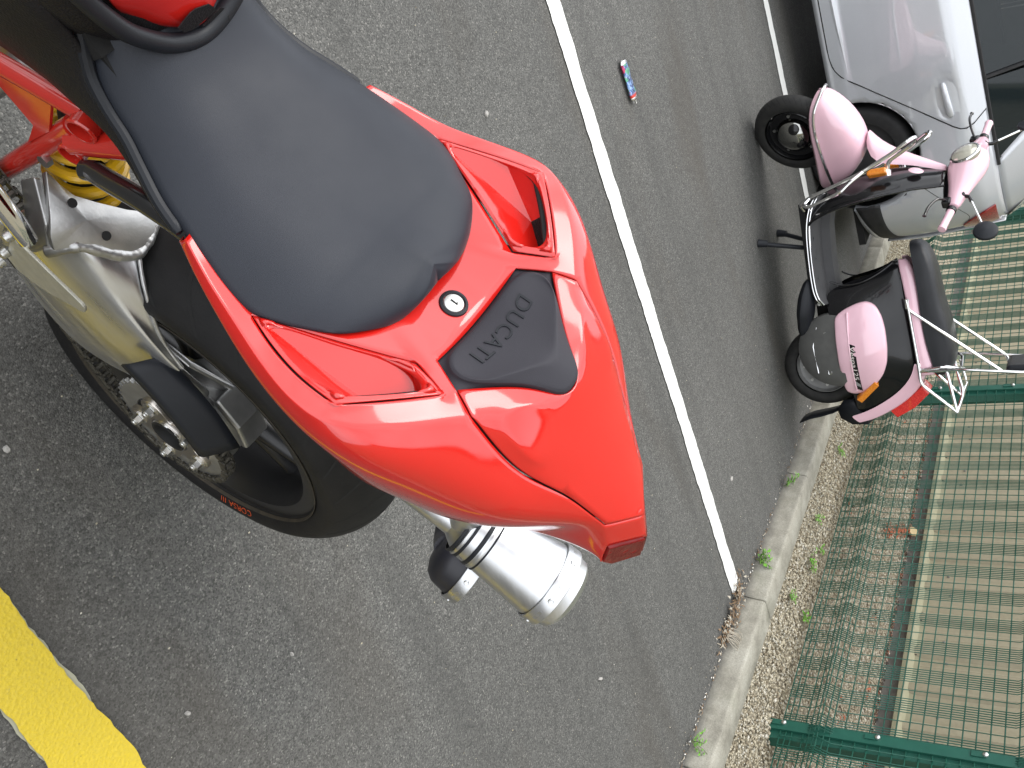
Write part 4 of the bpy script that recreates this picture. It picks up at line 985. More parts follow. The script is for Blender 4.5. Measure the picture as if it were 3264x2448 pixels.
# ------------------------------------------------------------------ pink scooter
M_PINK = m_red('pink gloss paint', (.83, .53, .61)); M_SBLK = mat('black gloss paint', (.006, .006, .007), .22, spec=.3, coat=.35)
M_MAT = m_vinyl('grey rubber mat', (.05, .05, .052), (.07, .07, .072), .6, 500, .0004); M_SSEAT = m_vinyl('black vinyl seat', (.014, .015, .017), (.022, .023, .026), .36, 800, .0003)
M_GDISC = noisy('dark grey cover', (.075, .075, .072), (.095, .095, .09), 20, .42); M_SRUB = noisy('scooter tyre rubber', (.013, .013, .013), (.026, .025, .023), 30, .7, .4, .0008, 200)
M_ORL = m_lens('orange lens', (.75, .22, .015), (.9, .36, .04), 140); M_REDL = m_lens('bright red lens', (.62, .015, .012), (.8, .05, .03), 140); M_GREY = noisy('grey enamel rim', (.2, .2, .2), (.3, .3, .29), 20, .4)
M_GLASSW = mat('lamp glass', (.62, .6, .5), .08, .35, coat=1)
vf = Vector((-.288, -.9576, 0)).normalized(); vl = Vector((-vf.y, vf.x, 0)); mv = Matrix((vf, vl, Vector((0, 0, 1)))).transposed().to_4x4(); mv.translation = Vector((-4.12, 2.475, 0))
SCO = empty('scooter', mat=mv, label='pink and black vintage scooter with chrome rack parked beside the silver car', cat='scooter')
STEER = Matrix.Translation((.86, 0, .95)) @ Matrix.Rotation(R(34), 4, Vector((-.386, 0, .922))) @ Matrix.Translation((-.86, 0, -.95))
def sc(mb, name, m, steer=False, parent=None, **kw):
    o = mb.build(name, m, parent or SCO, **kw)
    if steer: o.data.transform(STEER)
    return o
def scooter_wheel(c, steer, parts):
    prof = []
    for k in range(21):
        a = -PI*.66+PI*1.32*k/20; prof.append((.165+.044*math.cos(a), .043*math.sin(a)))
    mb = MB(); mb.lathe(prof, c, (0, 1, 0), 64); ty = sc(mb, 'tyre', M_SRUB, steer)
    mb = MB()
    for k in range(44):
        for s in (1, -1):
            th = 2*PI*k/44; rows = []
            for q in range(4):
                t = q/3; a = (.2+.75*t)*s; y = .0436*math.sin(a); r = .165+.0446*math.cos(a)
                rows.append([(c[0]+r*math.cos(th+.12*t+w), c[1]+y, c[2]+r*math.sin(th+.12*t+w)) for w in (-.008, .008)])
            mb.grid(rows)
    g = sc(mb, 'tread_grooves', M_DARK, steer, ty, fix=False); tag(g, kind='stuff')
    mb = MB(); mb.lathe([(.135, .036), (.139, .032), (.134, .024), (.128, .012), (.112, .006), (.095, .010), (.07, .016), (.06, .02)], c, (0, 1, 0), 48); mb.lathe([(.135, -.036), (.139, -.032), (.128, -.012), (.0, -.012)], c, (0, 1, 0), 48)
    rim = sc(mb, 'rim', M_GREY if parts == 'rear' else M_SBLK, steer)
    for k in range(8 if parts == 'rear' else 5):
        th = 2*PI*k/(8 if parts == 'rear' else 5); q = Vector(c)+Vector((math.cos(th)*.104, .008, math.sin(th)*.104)); mb = MB(); hexnut(mb, q, (0, 1, 0), .008, .007); sc(mb, 'wheel_nut', M_ZINC, steer, rim, smooth=False)
    return rim
FW = (1.172, 0, .209)
scooter_wheel((-.03, 0, .209), False, 'rear')
frm = scooter_wheel(FW, True, 'front')
# front hub cover: polished dome
mb = MB(); mb.lathe([(0, .072), (.03, .070), (.058, .060), (.078, .044), (.088, .026), (.09, .012)], FW, (0, 1, 0), 40); sc(mb, 'hub_dome', mat('polished hub', (.36, .36, .34), .1, 1), True)
for th in (.5, 2.3):
    q = Vector(FW)+Vector((math.cos(th)*.06, .056, math.sin(th)*.06)); mb = MB(); mb.lathe([(0, .008), (.016, .006), (.026, 0), (.028, -.006)], q, (math.cos(th)*.5, .8, math.sin(th)*.5), 18); sc(mb, 'hub_scallop', M_SBLK, True)
mb = MB(); mb.tube([(FW[0]+.03, -.06, FW[2]), (FW[0]-.02, -.07, .33), (1.09, -.02, .46)], .022, 12); sc(mb, 'fork_arm', M_SBLK, True)
# front mudguard (turns with the wheel)
def mudguard():
    st = [(.268, .0, .392, .402), (.245, .055, .372, .430), (.20, .085, .354, .462), (.14, .102, .342, .498), (.07, .112, .334, .526), (-.01, .118, .328, .540), (-.08, .118, .318, .532), (-.14, .114, .308, .50), (-.19, .106, .30, .45), (-.23, .094, .295, .385)]
    rows = []
    for d, w, z0, z1 in st:
        row = []; x = 1.118+d
        for k in range(17):
            a = -PI/2+PI*k/16; y = math.sin(a); row.append((x, w*math.copysign(abs(y)**.7, y), z0+(z1-z0)*abs(math.cos(a))**.55))
        rows.append(row)
    mb = MB(); mb.grid(rows); o = sc(mb, 'front_mudguard', M_PINK, True, angle=70); solid(o, .003, -1); subd(o, 1)
    bar = [(-.22, .112, .335), (-.21, .122, .37), (-.08, .13, .372), (.10, .118, .372), (.2, .097, .386), (.262, .04, .415), (.275, 0, .425), (.262, -.04, .415), (.2, -.097, .386), (.10, -.118, .372), (-.08, -.13, .372), (-.21, -.122, .37)]
    mb = MB(); mb.tube(spline([(1.118+a, b, c) for a, b, c in bar], 6), .0075, 10); sc(mb, 'mudguard_bar', M_CHROME, True)
mudguard()
# leg shield: black, with pink horn cover down the middle
def shield():
    rows = []
    lv = [(.255, .80, .19), (.30, .845, .235), (.38, .885, .268), (.48, .908, .275), (.58, .918, .262), (.66, .915, .235), (.74, .902, .19), (.80, .885, .15), (.86, .87, .115)]
    for z, x, w in lv:
        row = []
        for k in range(21):
            t = -1+2*k/20; row.append((x-.075*t*t*(w/.27)-.03*t**8, w*t, z))
        rows.append(row)
    mb = MB(); mb.grid(rows); o = sc(mb, 'leg_shield', M_SBLK, angle=80); solid(o, .006, 0); subd(o, 1)
    edge = []
    for s in (1, -1):
        p = spline([(r[20 if s > 0 else 0][0], r[20 if s > 0 else 0][1], r[0][2]) for r in rows], 4); mb = MB(); mb.tube(p, .0055, 8); sc(mb, 'shield_beading', M_SBLK)
    st = [(1.128, .548, .05, .05), (1.085, .575, .072, .10), (1.03, .63, .062, .085), (.985, .70, .042, .055), (.945, .77, .03, .038), (.905, .84, .022, .028), (.888, .872, .018, .022)]
    rows = []
    for x, z, w, d in st:
        row = []
        for k in range(13):
            a = -PI/2+PI*k/12; row.append((x-d+d*math.cos(a)**.8 if abs(math.cos(a)) > 1e-6 else x-d, w*math.sin(a), z-.25*d*(1-math.cos(a))))
        rows.append(row)
    mb = MB(); mb.grid(rows); mb.f += [tuple(range(13)), tuple(13*6+j for j in range(13))]; mb.m += [0, 0]; o = sc(mb, 'horn_cover', M_PINK, angle=60); subd(o, 1)
    for s in (1, -1):
        mb = MB(); mb.box((.922, .222*s, .605), (.03, .05, .085), Matrix.Rotation(-.4*s, 3, 'Z')); o = sc(mb, 'front_indicator', M_ORL, smooth=False); bevel(o, .008, 3)
    mb = MB(); mb.lathe([(0, .003), (.03, .002), (.033, 0)], (.897, .135, .755), (.85, .25, .3), 20); o = sc(mb, 'shield_badge', M_PINK)
    # rear half behind the rider's knees
    mb = MB(); mb.box((.845, 0, .66), (.06, .14, .38)); o = sc(mb, 'steering_column', M_SBLK, smooth=False); bevel(o, .02, 3)
shield()
# chrome crash bars round the leg shield
for s in (1, -1):
    mb = MB(); P = [(.80, .20*s, .255), (.835, .23*s, .245), (.86, .255*s, .30), (.932, .30*s, .54), (1.00, .29*s, .69), (1.045, .275*s, .765), (1.05, .235*s, .785), (1.02, .215*s, .765), (.965, .205*s, .655), (.925, .20*s, .645)]
    mb.tube(fillet(P, .03, 5), .0095, 10); sc(mb, 'crash_bar', M_CHROME)
    mb = MB(); P = [(.855, .262*s, .30), (.83, .30*s, .275), (.822, .325*s, .31), (.868, .345*s, .46), (.905, .34*s, .505), (.94, .305*s, .56)]
    mb.tube(fillet(P, .025, 5), .008, 10); sc(mb, 'crash_bar_loop', M_CHROME)
    mb = MB(); mb.tube([(.925, .20*s, .645), (.90, .2*s, .645)], .017, 14); sc(mb, 'crash_bar_clamp', M_CHROME)
# footboard with mat and chrome runners
def floor():
    st = [(.86, .165, .335, .30), (.80, .185, .300, .268), (.70, .195, .278, .250), (.55, .2, .272, .246), (.42, .2, .274, .248), (.36, .195, .284, .258), (.325, .18, .30, .272)]
    rows = []
    for x, w, zt, zb in st: rows.append([(x, -w, zb), (x, -w-.004, (zt+zb)/2), (x, -w+.008, zt), (x, -.07, zt+.012), (x, -.055, zt+.05), (x, 0, zt+.058), (x, .055, zt+.05), (x, .07, zt+.012), (x, w-.008, zt), (x, w+.004, (zt+zb)/2), (x, w, zb)])
    mb = MB(); mb.grid(rows); sc(mb, 'footboard_mat', M_MAT, angle=50)
    for s in (1, -1):
        for k, (dy, dz) in enumerate(((.0075, -.012), (.0045, -.026))):
            mb = MB(); mb.tube(spline([(x, s*(w+dy), zt+dz) for x, w, zt, zb in st], 4), .0042, 8); sc(mb, 'footboard_runner', M_CHROME)
        for q in range(5):
            x = .76-.1*q; mb = MB(); mb.lathe([(0, .002), (.004, .0015), (.0055, 0)], (x, s*.186, .279 if x < .7 else .29), (0, 0, 1), 10); sc(mb, 'mat_rivet', M_TRIM)
    mb = MB(); mb.box((.58, 0, .235), (.5, .34, .03)); sc(mb, 'underfloor', M_SBLK, smooth=False)
    for s in (1, -1):
        mb = MB(); mb.tube(fillet([(.60, .02*s, .20), (.605, .09*s, .215), (.655, .165*s, .055), (.668, .175*s, .012)], .05, 5), .0115, 10); st_ = sc(mb, 'stand_leg', M_TRIM)
        mb = MB(); mb.tube([(.661, .172*s, .05), (.671, .178*s, .002)], [.017, .021], 12); sc(mb, 'stand_boot', M_TRIM, parent=st_)
floor()
# headset with lamp, grips, levers, mirrors (all turn with the steering)
def headset():
    P = []
    for y, x, z, rx, rz in [(-.255, .835, .95, .022, .026), (-.20, .842, .952, .03, .036), (-.13, .855, .955, .045, .052), (-.07, .872, .955, .072, .075), (0, .885, .965, .09, .088), (.07, .872, .955, .072, .075), (.13, .855, .955, .045, .052), (.20, .842, .952, .03, .036), (.255, .835, .95, .022, .026)]:
        P.append([(x+rx*math.cos(a), y, z+rz*math.sin(a)) for a in [2*PI*j/16 for j in range(16)]])
    mb = MB(); mb.grid(P, closed_u=True); mb.f += [tuple(range(16)), tuple(128+j for j in range(16))]; mb.m += [0, 0]; o = sc(mb, 'headset', M_PINK, True, angle=60); subd(o, 1)
    P = []
    for y, x, z, rx, rz in [(-.24, .828, .925, .02, .022), (-.13, .84, .91, .045, .038), (0, .855, .895, .075, .05), (.13, .84, .91, .045, .038), (.24, .828, .925, .02, .022)]:
        P.append([(x-.012+rx*math.cos(a), y, z+rz*math.sin(a)) for a in [2*PI*j/12 for j in range(12)]])
    mb = MB(); mb.grid(P, closed_u=True); mb.f += [tuple(range(12)), tuple(48+j for j in range(12))]; mb.m += [0, 0]; o = sc(mb, 'headset_underside', M_SBLK, True, angle=60); subd(o, 1)
    mb = MB(); mb.lathe([(.062, -.02), (.067, .0), (.064, .007), (.058, .008)], (.945, 0, .955), (.93, 0, -.2), 32); hl = sc(mb, 'headlamp', M_CHROME, True)
    mb = MB(); mb.lathe([(0, .022), (.025, .020), (.045, .014), (.06, .004)], (.945, 0, .955), (.93, 0, -.2), 32); sc(mb, 'headlamp_glass', M_GLASSW, True, hl)
    for s in (1, -1):
        mb = MB(); mb.lathe([(.0, -.001), (.018, .0), (.019, .004), (.0175, .01), (.0165, .06), (.017, .105), (.019, .115), (.017, .122), (0, .124)], (.832, .265*s, .947), (-.03, s, -.06), 20); sc(mb, 'grip', M_PINK, True)
        mb = MB(); mb.lathe([(.02, 0), (.022, .004), (.022, .02), (.018, .022)], (.833, .25*s, .948), (-.03, s, -.06), 16); sc(mb, 'grip_collar', M_SBLK, True)
        mb = MB(); mb.tube(spline([(.855, .225*s, .925), (.90, .26*s, .905), (.91, .32*s, .885), (.90, .375*s, .878)], 5), [.006]*15+[.0095], 8); sc(mb, 'lever', M_SBLK, True)
        mb = MB(); mb.box((.848, .225*s, .922), (.04, .04, .04)); o = sc(mb, 'lever_clamp', M_SBLK, True, smooth=False); bevel(o, .008)
        mb = MB(); mb.tube([(.85, .185*s, .98), (.846, .19*s, 1.005), (.84, .215*s, 1.02)], .0085, 10); mb.lathe([(.02, 0), (.018, .006), (.01, .012)], (.85, .182*s, .978), (0, .1*s, 1), 14); mr = sc(mb, 'mirror_base', M_SBLK, True)
        mb = MB(); mb.tube([(.84, .215*s, 1.02), (.80, .345*s, 1.095)], .005, 8); sc(mb, 'mirror_stem', M_CHROME, True, mr)
        mb = MB(); mb.lathe([(0, .016), (.03, .014), (.047, .006), (.05, -.004), (.047, -.006), (0, -.006)], (.797, .37*s, 1.11), (.93, .18*s, .25), 28); sc(mb, 'mirror', M_TRIM, True, mr)
headset()
# rear body
def body():
    S_ = [(.478, [(0, .628), (.06, .628), (.072, .615), (.068, .60), (.06, .592), (.05, .588)]),
          (.435, [(0, .652), (.09, .648), (.106, .61), (.1, .57), (.09, .54), (.075, .525)]),
          (.395, [(0, .665), (.11, .655), (.124, .61), (.128, .50), (.125, .38), (.12, .29)]),
          (.33, [(0, .680), (.122, .668), (.132, .61), (.15, .50), (.16, .40), (.155, .29)]),
          (.24, [(0, .690), (.13, .676), (.14, .61), (.175, .52), (.195, .42), (.185, .31)]),
          (.12, [(0, .700), (.135, .686), (.145, .62), (.185, .53), (.205, .43), (.195, .33)]),
          (.0, [(0, .708), (.132, .694), (.14, .62), (.17, .53), (.19, .43), (.18, .345)]),
          (-.08, [(0, .700), (.118, .686), (.125, .61), (.15, .52), (.162, .43), (.155, .355)]),
          (-.16, [(0, .660), (.1, .645), (.105, .58), (.12, .50), (.128, .43), (.122, .36)]),
          (-.23, [(0, .580), (.085, .565), (.09, .52), (.095, .46), (.1, .41), (.095, .365)]),
          (-.30, [(0, .46), (.07, .45), (.073, .43), (.075, .41), (.075, .385), (.07, .365)])]
    rows = []
    for x, p in S_: rows.append([(x, -y, z) for y, z in p[::-1]]+[(x, y, z) for y, z in p[1:]])
    mb = MB(); mb.grid(rows); mb.f += [tuple(range(11)), tuple(110+j for j in range(11))]; mb.m += [0, 0]; o = sc(mb, 'body_shell', M_SBLK, angle=60); subd(o, 2)
    for s in (1, -1):
        mb = MB(); mb.tube(spline([(.475, .06*s, .60), (.44, .095*s, .545), (.412, .118*s, .48), (.402, .128*s, .42), (.408, .132*s, .36), (.43, .138*s, .315)], 5), .0045, 8); sc(mb, 'body_beading', M_SBLK)
    # pink saddle band under the seat
    st = [(.49, .045, .622, .655), (.45, .09, .630, .690), (.36, .125, .648, .708), (.22, .141, .660, .712), (.08, .146, .668, .722), (-.03, .142, .676, .745), (-.08, .13, .676, .748)]
    for s in (1, -1):
        rows = [[(x, s*(w-.004), z0), (x, s*(w+.004), z0+.006), (x, s*(w+.004), (z0+z1)/2), (x, s*w, z1-.004), (x, s*(w-.02), z1)] for x, w, z0, z1 in st]; mb = MB(); mb.grid(rows); o = sc(mb, 'saddle_band', M_PINK, angle=50); solid(o, .004, 0); subd(o, 1)
    # seat
    st = [(.565, .05, .682, .715), (.55, .088, .685, .745), (.50, .118, .694, .772), (.42, .134, .704, .790), (.32, .142, .710, .798), (.25, .146, .712, .804), (.18, .149, .716, .824), (.08, .15, .724, .838), (-.01, .148, .742, .838), (-.07, .139, .752, .824), (-.095, .122, .758, .795)]
    rows = []
    for x, w, z0, z1 in st:
        row = []
        for k in range(15):
            a = -PI/2+PI*k/14; y = math.sin(a); row.append((x, w*math.copysign(abs(y)**.6, y), z0+(z1-z0)*abs(math.cos(a))**.5))
        rows.append(row)
    mb = MB(); mb.grid(rows); mb.f += [tuple(range(15)), tuple(150+j for j in range(15))]; mb.m += [0, 0]; o = sc(mb, 'seat', M_SSEAT, angle=70); subd(o, 1)
    # pink tail strip down the rear
    pts = [(-.05, .705), (-.085, .702), (-.14, .676), (-.19, .632), (-.235, .578), (-.275, .512), (-.305, .455), (-.325, .395), (-.33, .372)]
    rows = [[(x+.042, -w*1.03, z-.045), (x+.02, -w*1.02, z-.024), (x+.002, -w, z-.004), (x, -w*.8, z+.004), (x, w*.8, z+.004), (x+.002, w, z-.004), (x+.02, w*1.02, z-.024), (x+.042, w*1.03, z-.045)] for (x, z), w in zip(pts, (.13, .132, .122, .114, .106, .1, .094, .09, .088))]
    mb = MB(); mb.grid(rows); o = sc(mb, 'tail_strip', M_PINK, angle=60); subd(o, 1)
    mb = MB(); mb.prism([(-.150, -.066, .675), (-.215, -.066, .602), (-.275, -.066, .515), (-.312, -.066, .545), (-.262, -.066, .632), (-.190, -.066, .705)], (0, .132, 0)); o = sc(mb, 'tail_lamp', M_REDL, smooth=False); bevel(o, .006, 3)
    for s in (1, -1):
        mb = MB(); mb.prism([(-.075, .150*s, .475), (-.098, .142*s, .492), (-.192, .112*s, .395), (-.172, .122*s, .374)], (-.012, .03*s, .006)); o = sc(mb, 'rear_indicator', M_ORL, smooth=False); bevel(o, .004, 3)
    # rubber tail bumper, mud flap
    mb = MB(); rows = [[(x, -.08, z0), (x, -.085, z1), (x, 0, z1+.015), (x, .085, z1), (x, .08, z0)] for x, z0, z1 in ((-.20, .30, .345), (-.25, .265, .36), (-.30, .275, .40), (-.335, .33, .405))]; mb.grid(rows); o = sc(mb, 'tail_bumper', M_TRIM, angle=60); solid(o, .006, 0)
    rows = [[(x, -w, z), (x+.006, 0, z), (x, w, z)] for x, z, w in ((-.255, .285, .05), (-.278, .23, .062), (-.292, .17, .07), (-.303, .11, .074), (-.322, .058, .074))]; mb = MB(); mb.grid(rows); o = sc(mb, 'mud_flap', M_TRIM, angle=60); solid(o, .004, 0)
    mb = MB(); mb.tube([(x-.003, y, z) for x, z, y in ((-.322, .057, -.074), (-.320, .056, 0), (-.322, .057, .074))], .0022, 6); sc(mb, 'flap_edge', M_CHROME)
    # side cowls
    out = [(.262, .333), (.290, .372), (.315, .435), (.321, .482), (.298, .520), (.245, .545), (.178, .557), (.09, .558), (.01, .548), (-.055, .522), (-.108, .478), (-.142, .425), (-.158, .374), (-.143, .340), (-.12, .333), (.03, .330), (.16, .330)]
    def ysurf(x, z): return .212+.012-1.15*(x-.12)**2-.55*max(0, z-.43)**2*3
    for s in (1, -1):
        P = fillet([(x, 0, z) for x, z in out], .025, 3, True); n = len(P); cx, cz = .08, .44; rows = []
        for f, dy in ((1.0, -.016), (1.0, -.003), (.985, .001), (.93, .004), (.7, .008), (.4, .0105), (.15, .011)):
            rows.append([(cx+(p.x-cx)*f, s*(ysurf(cx+(p.x-cx)*f, cz+(p.z-cz)*f)+dy), cz+(p.z-cz)*f) for p in P])
        mb = MB(); mb.grid(rows, closed_u=True); mb.f.append(tuple(6*n+j for j in range(n))); mb.m.append(0); cw = sc(mb, 'side_cowl', M_PINK, angle=50)
        rows = []
        mb = MB(); mb.tube([(x, s*(ysurf(x, .392)+.0105), .392+.012*(x-.1)) for x in (.28, .2, .1, 0, -.08, -.13)], .0045, 8); sc(mb, 'cowl_crease', M_PINK, parent=cw)
        if s > 0:
            # printed name strip along the crease
            def on(x, z, e=.0): return (x, ysurf(x, z)+.0095+e+.0015, z)
            q = []
            for x in np.linspace(.125, -.125, 9): q.append((x, .392+.012*(x-.1)))
            mb = MB(); mb.grid([[on(x+.006, z-.002), on(x, z+.012), on(x-.008, z+.028)] for x, z in q]); sc(mb, 'name_strip', M_SBLK, parent=cw, smooth=False)
            cu = bpy.data.curves.new('t', 'FONT'); cu.size = .030; cu.body = 'Vespa125'; cu.extrude = 0; cu.shear = .15; cu.space_character = 1.0
            to = bpy.data.objects.new('t', cu); COL.objects.link(to); me = bpy.data.meshes.new_from_object(to.evaluated_get(bpy.context.evaluated_depsgraph_get())); bpy.data.objects.remove(to)
            v = np.zeros(len(me.vertices)*3); me.vertices.foreach_get('co', v); v = v.reshape(-1, 3); Lx = v[:, 0].max(); xx = .118-v[:, 0]*(.185/Lx); zz = .395+.012*(xx-.1)+v[:, 1]
            o_ = np.stack([xx, [ysurf(a, b)+.0125 for a, b in zip(xx, zz)], zz], 1); me.vertices.foreach_set('co', o_.ravel()); me.update(); me.materials.clear(); me.materials.append(mat('pale print', (.72, .66, .62), .5))
            link(bpy.data.objects.new('name_lettering', me), cw)
            mb = MB(); mb.add([on(-.072, .394, .001), on(-.098, .394, .001), on(-.094, .414, .001), (-.112, *on(-.112, .414, .001)[1:]), on(-.085, .400, .001)], [(0, 1, 2), (1, 3, 2)]); sc(mb, 'strip_chevron', M_GREY, parent=cw, smooth=False)
        # round grey cover below the cowl
        c = (.088, .165*s, .318); mb = MB(); mb.lathe([(0, .045), (.06, .043), (.12, .036), (.165, .022), (.188, .004), (.192, -.012), (.188, -.03)], c, (0, s, 0), 56); dc = sc(mb, 'round_cover', M_GDISC)
        mb = MB(); mb.tube([(.215, s*.188, .238), (.12, s*.2, .212), (-.02, s*.196, .222)], .0045, 8); sc(mb, 'cover_strip', M_CHROME, parent=dc)
        for xx in (.165, -.005):
            mb = MB(); mb.tube(fillet([(xx+.025, s*.2, .272), (xx-.025, s*.2, .272), (xx-.02, s*.2, .288), (xx+.02, s*.2, .288)], .006, 3, True), .0028, 6, closed=True); sc(mb, 'cover_trim', M_CHROME, parent=dc)
        mb = MB(); mb.lathe([(0, .006), (.008, .005), (.01, 0)], (.33, .178*s, .262), (0, s, 0), 12); sc(mb, 'frame_bolt', M_ZINC)
    # rear hub plate, engine and silencer below
    mb = MB(); mb.lathe([(0, .045), (.05, .044), (.075, .038), (.08, .02)], (-.03, 0, .209), (0, 1, 0), 32); sc(mb, 'brake_drum', M_GREY)
    P = [(.44, .12, .235), (.40, .155, .215), (.30, .165, .19), (.22, .15, .175), (.16, .12, .165)]; mb = MB(); mb.tube(spline(P, 4), [.03, .036, .044, .05, .05, .055, .058, .058, .058, .056, .052, .05, .05, .046, .04, .03, .02], 12, sq=(1, .7)); sc(mb, 'exhaust_box', M_TRIM)
    mb = MB(); mb.tube([(.17, .1, .16), (.10, .075, .14), (.03, .06, .13)], .018, 10); sc(mb, 'tail_pipe', M_TRIM)
    mb = MB(); mb.box((.20, -.04, .27), (.3, .2, .12)); o = sc(mb, 'engine_block', M_DARK, smooth=False); bevel(o, .03, 3)
body()
# chrome luggage rack and back rest
def rack():
    def tb(P, r=.0075, f=.03, nm='rack_tube'):
        mb = MB(); mb.tube(fillet(P, f, 5), r, 10); return sc(mb, nm, M_CHROME)
    for s in (1, -1):
        y = .152*s
        tb([(.305, y, .658), (.262, y, .664), (-.04, y, .684), (-.105, y, .684), (-.135, y*.95, .70), (-.27, y*.85, .828)])
        tb([(.255, y, .664), (-.075, y*.95, 1.035), (-.10, y*.7, 1.045), (-.10, 0, 1.045)])
        tb([(-.052, y, .684), (-.052, y*1.0, .86), (-.085, y*.96, 1.13), (-.09, 0, 1.16)])
        tb([(-.045, y, .692), (-.035, y*.95, .80), (-.055, y*.8, .845), (-.085, 0, .85)])
        tb([(-.055, y*.9, .80), (-.27, y*.85, .828)]); tb([(-.062, y*.5, .835), (-.185, y*.5, .858), (-.27, y*.85, .828)], .006)
        mb = MB(); mb.box((.285, y, .661), (.05, .012, .018)); o = sc(mb, 'rack_bracket', M_CHROME, smooth=False); bevel(o, .003)
    tb([(-.27, .13, .828), (-.275, 0, .83), (-.27, -.13, .828)]); tb([(-.185, .076, .858), (-.185, -.076, .858)], .006)
    mb = MB(); mb.box((-.082, 0, 1.10), (.045, .22, .11)); o = sc(mb, 'back_rest_pad', M_TRIM, smooth=False); bevel(o, .02, 4)
    mb = MB(); mb.tube(spline([(-.05, .05, .80), (-.07, .06, .86), (-.09, .03, .90), (-.10, -.02, .87), (-.06, -.04, .81)], 6), .002, 6); sc(mb, 'cable', M_ZINC)
rack()
# ------------------------------------------------------------------ silver car
def m_silver():
    m = mat('silver metallic paint', (.5, .52, .55), .35, .3, coat=1, coat_rough=.03); t = NT(m); t.set('Coat IOR', 1.8)
    t.set('Base Color', t.ramp(t.noise(700, 2), [(.3, (.53, .55, .58)), (.7, (.62, .64, .67))])); return m
M_SILV = m_silver(); M_CPLAS = noisy('black car plastic', (.014, .014, .015), (.022, .022, .023), 40, .55)
M_CGLASS = mat('tinted window glass', (.012, .018, .02), .03, spec=.45, coat=0); M_CGLASS.node_tree.nodes['Principled BSDF'].inputs['Alpha'].default_value = .93
M_CSEAT = noisy('car seat cloth', (.05, .06, .065), (.09, .1, .105), 30, .9); M_CTYRE = noisy('car tyre rubber', (.012, .012, .013), (.02, .02, .02), 30, .75)
M_CLAMP = m_lens('car tail lens', (.24, .006, .006), (.34, .02, .014), 60)
XC, XL = -6.20, -5.35
CAR = empty('car', (XC, .75, 0), label='silver hatchback car parked with its rear to the kerb behind the scooter', cat='car')
def cr(mb, name, m, parent=None, **kw):
    mb.v = [(x-XC, y-.75, z) for x, y, z in mb.v]; return mb.build(name, m, parent or CAR, **kw)
AR, AZ, RY, FYc = .338, .285, 1.86, -.60
def belt(y): return .935+.05*max(0, min(1, (y-1.05)/1.0))+.03*max(0, y-2.05)-(.03*max(0, .6-y))
def shoulder(y): return .832+.055*max(0, min(1.3, (y-1.05)/1.1))-.02*max(0, .4-y)
def side_x(y, z):
    """half-width of the body at (y, z) measured from the centre plane"""
    sh, be = shoulder(y), belt(y)
    P = [(.16, .80), (.187, .822), (.235, .838), (.30, .848), (.315, .840), (.45, .842), (.66, .850), (sh-.02, .849), (sh, .845), (sh+.03, .826), (be-.01, .785), (be, .777)]
    w = P[-1][1]
    for (a, u), (b, v) in zip(P, P[1:]):
        if z <= b: w = u+(v-u)*max(0, (z-a))/(b-a); break
    # plan taper to nose and tail
    e = 2.60-.10*max(0, z-.55)-.05*max(0, .45-z)
    if y > 1.95: t = (y-1.95)/(e-1.95); w *= max(.0, (1-min(1, t)**3.2))**.42*.985+.015
    if y < -.5: t = (-.5-y)/.72; w *= max(0, 1-min(1, t)**3)**.5
    return w
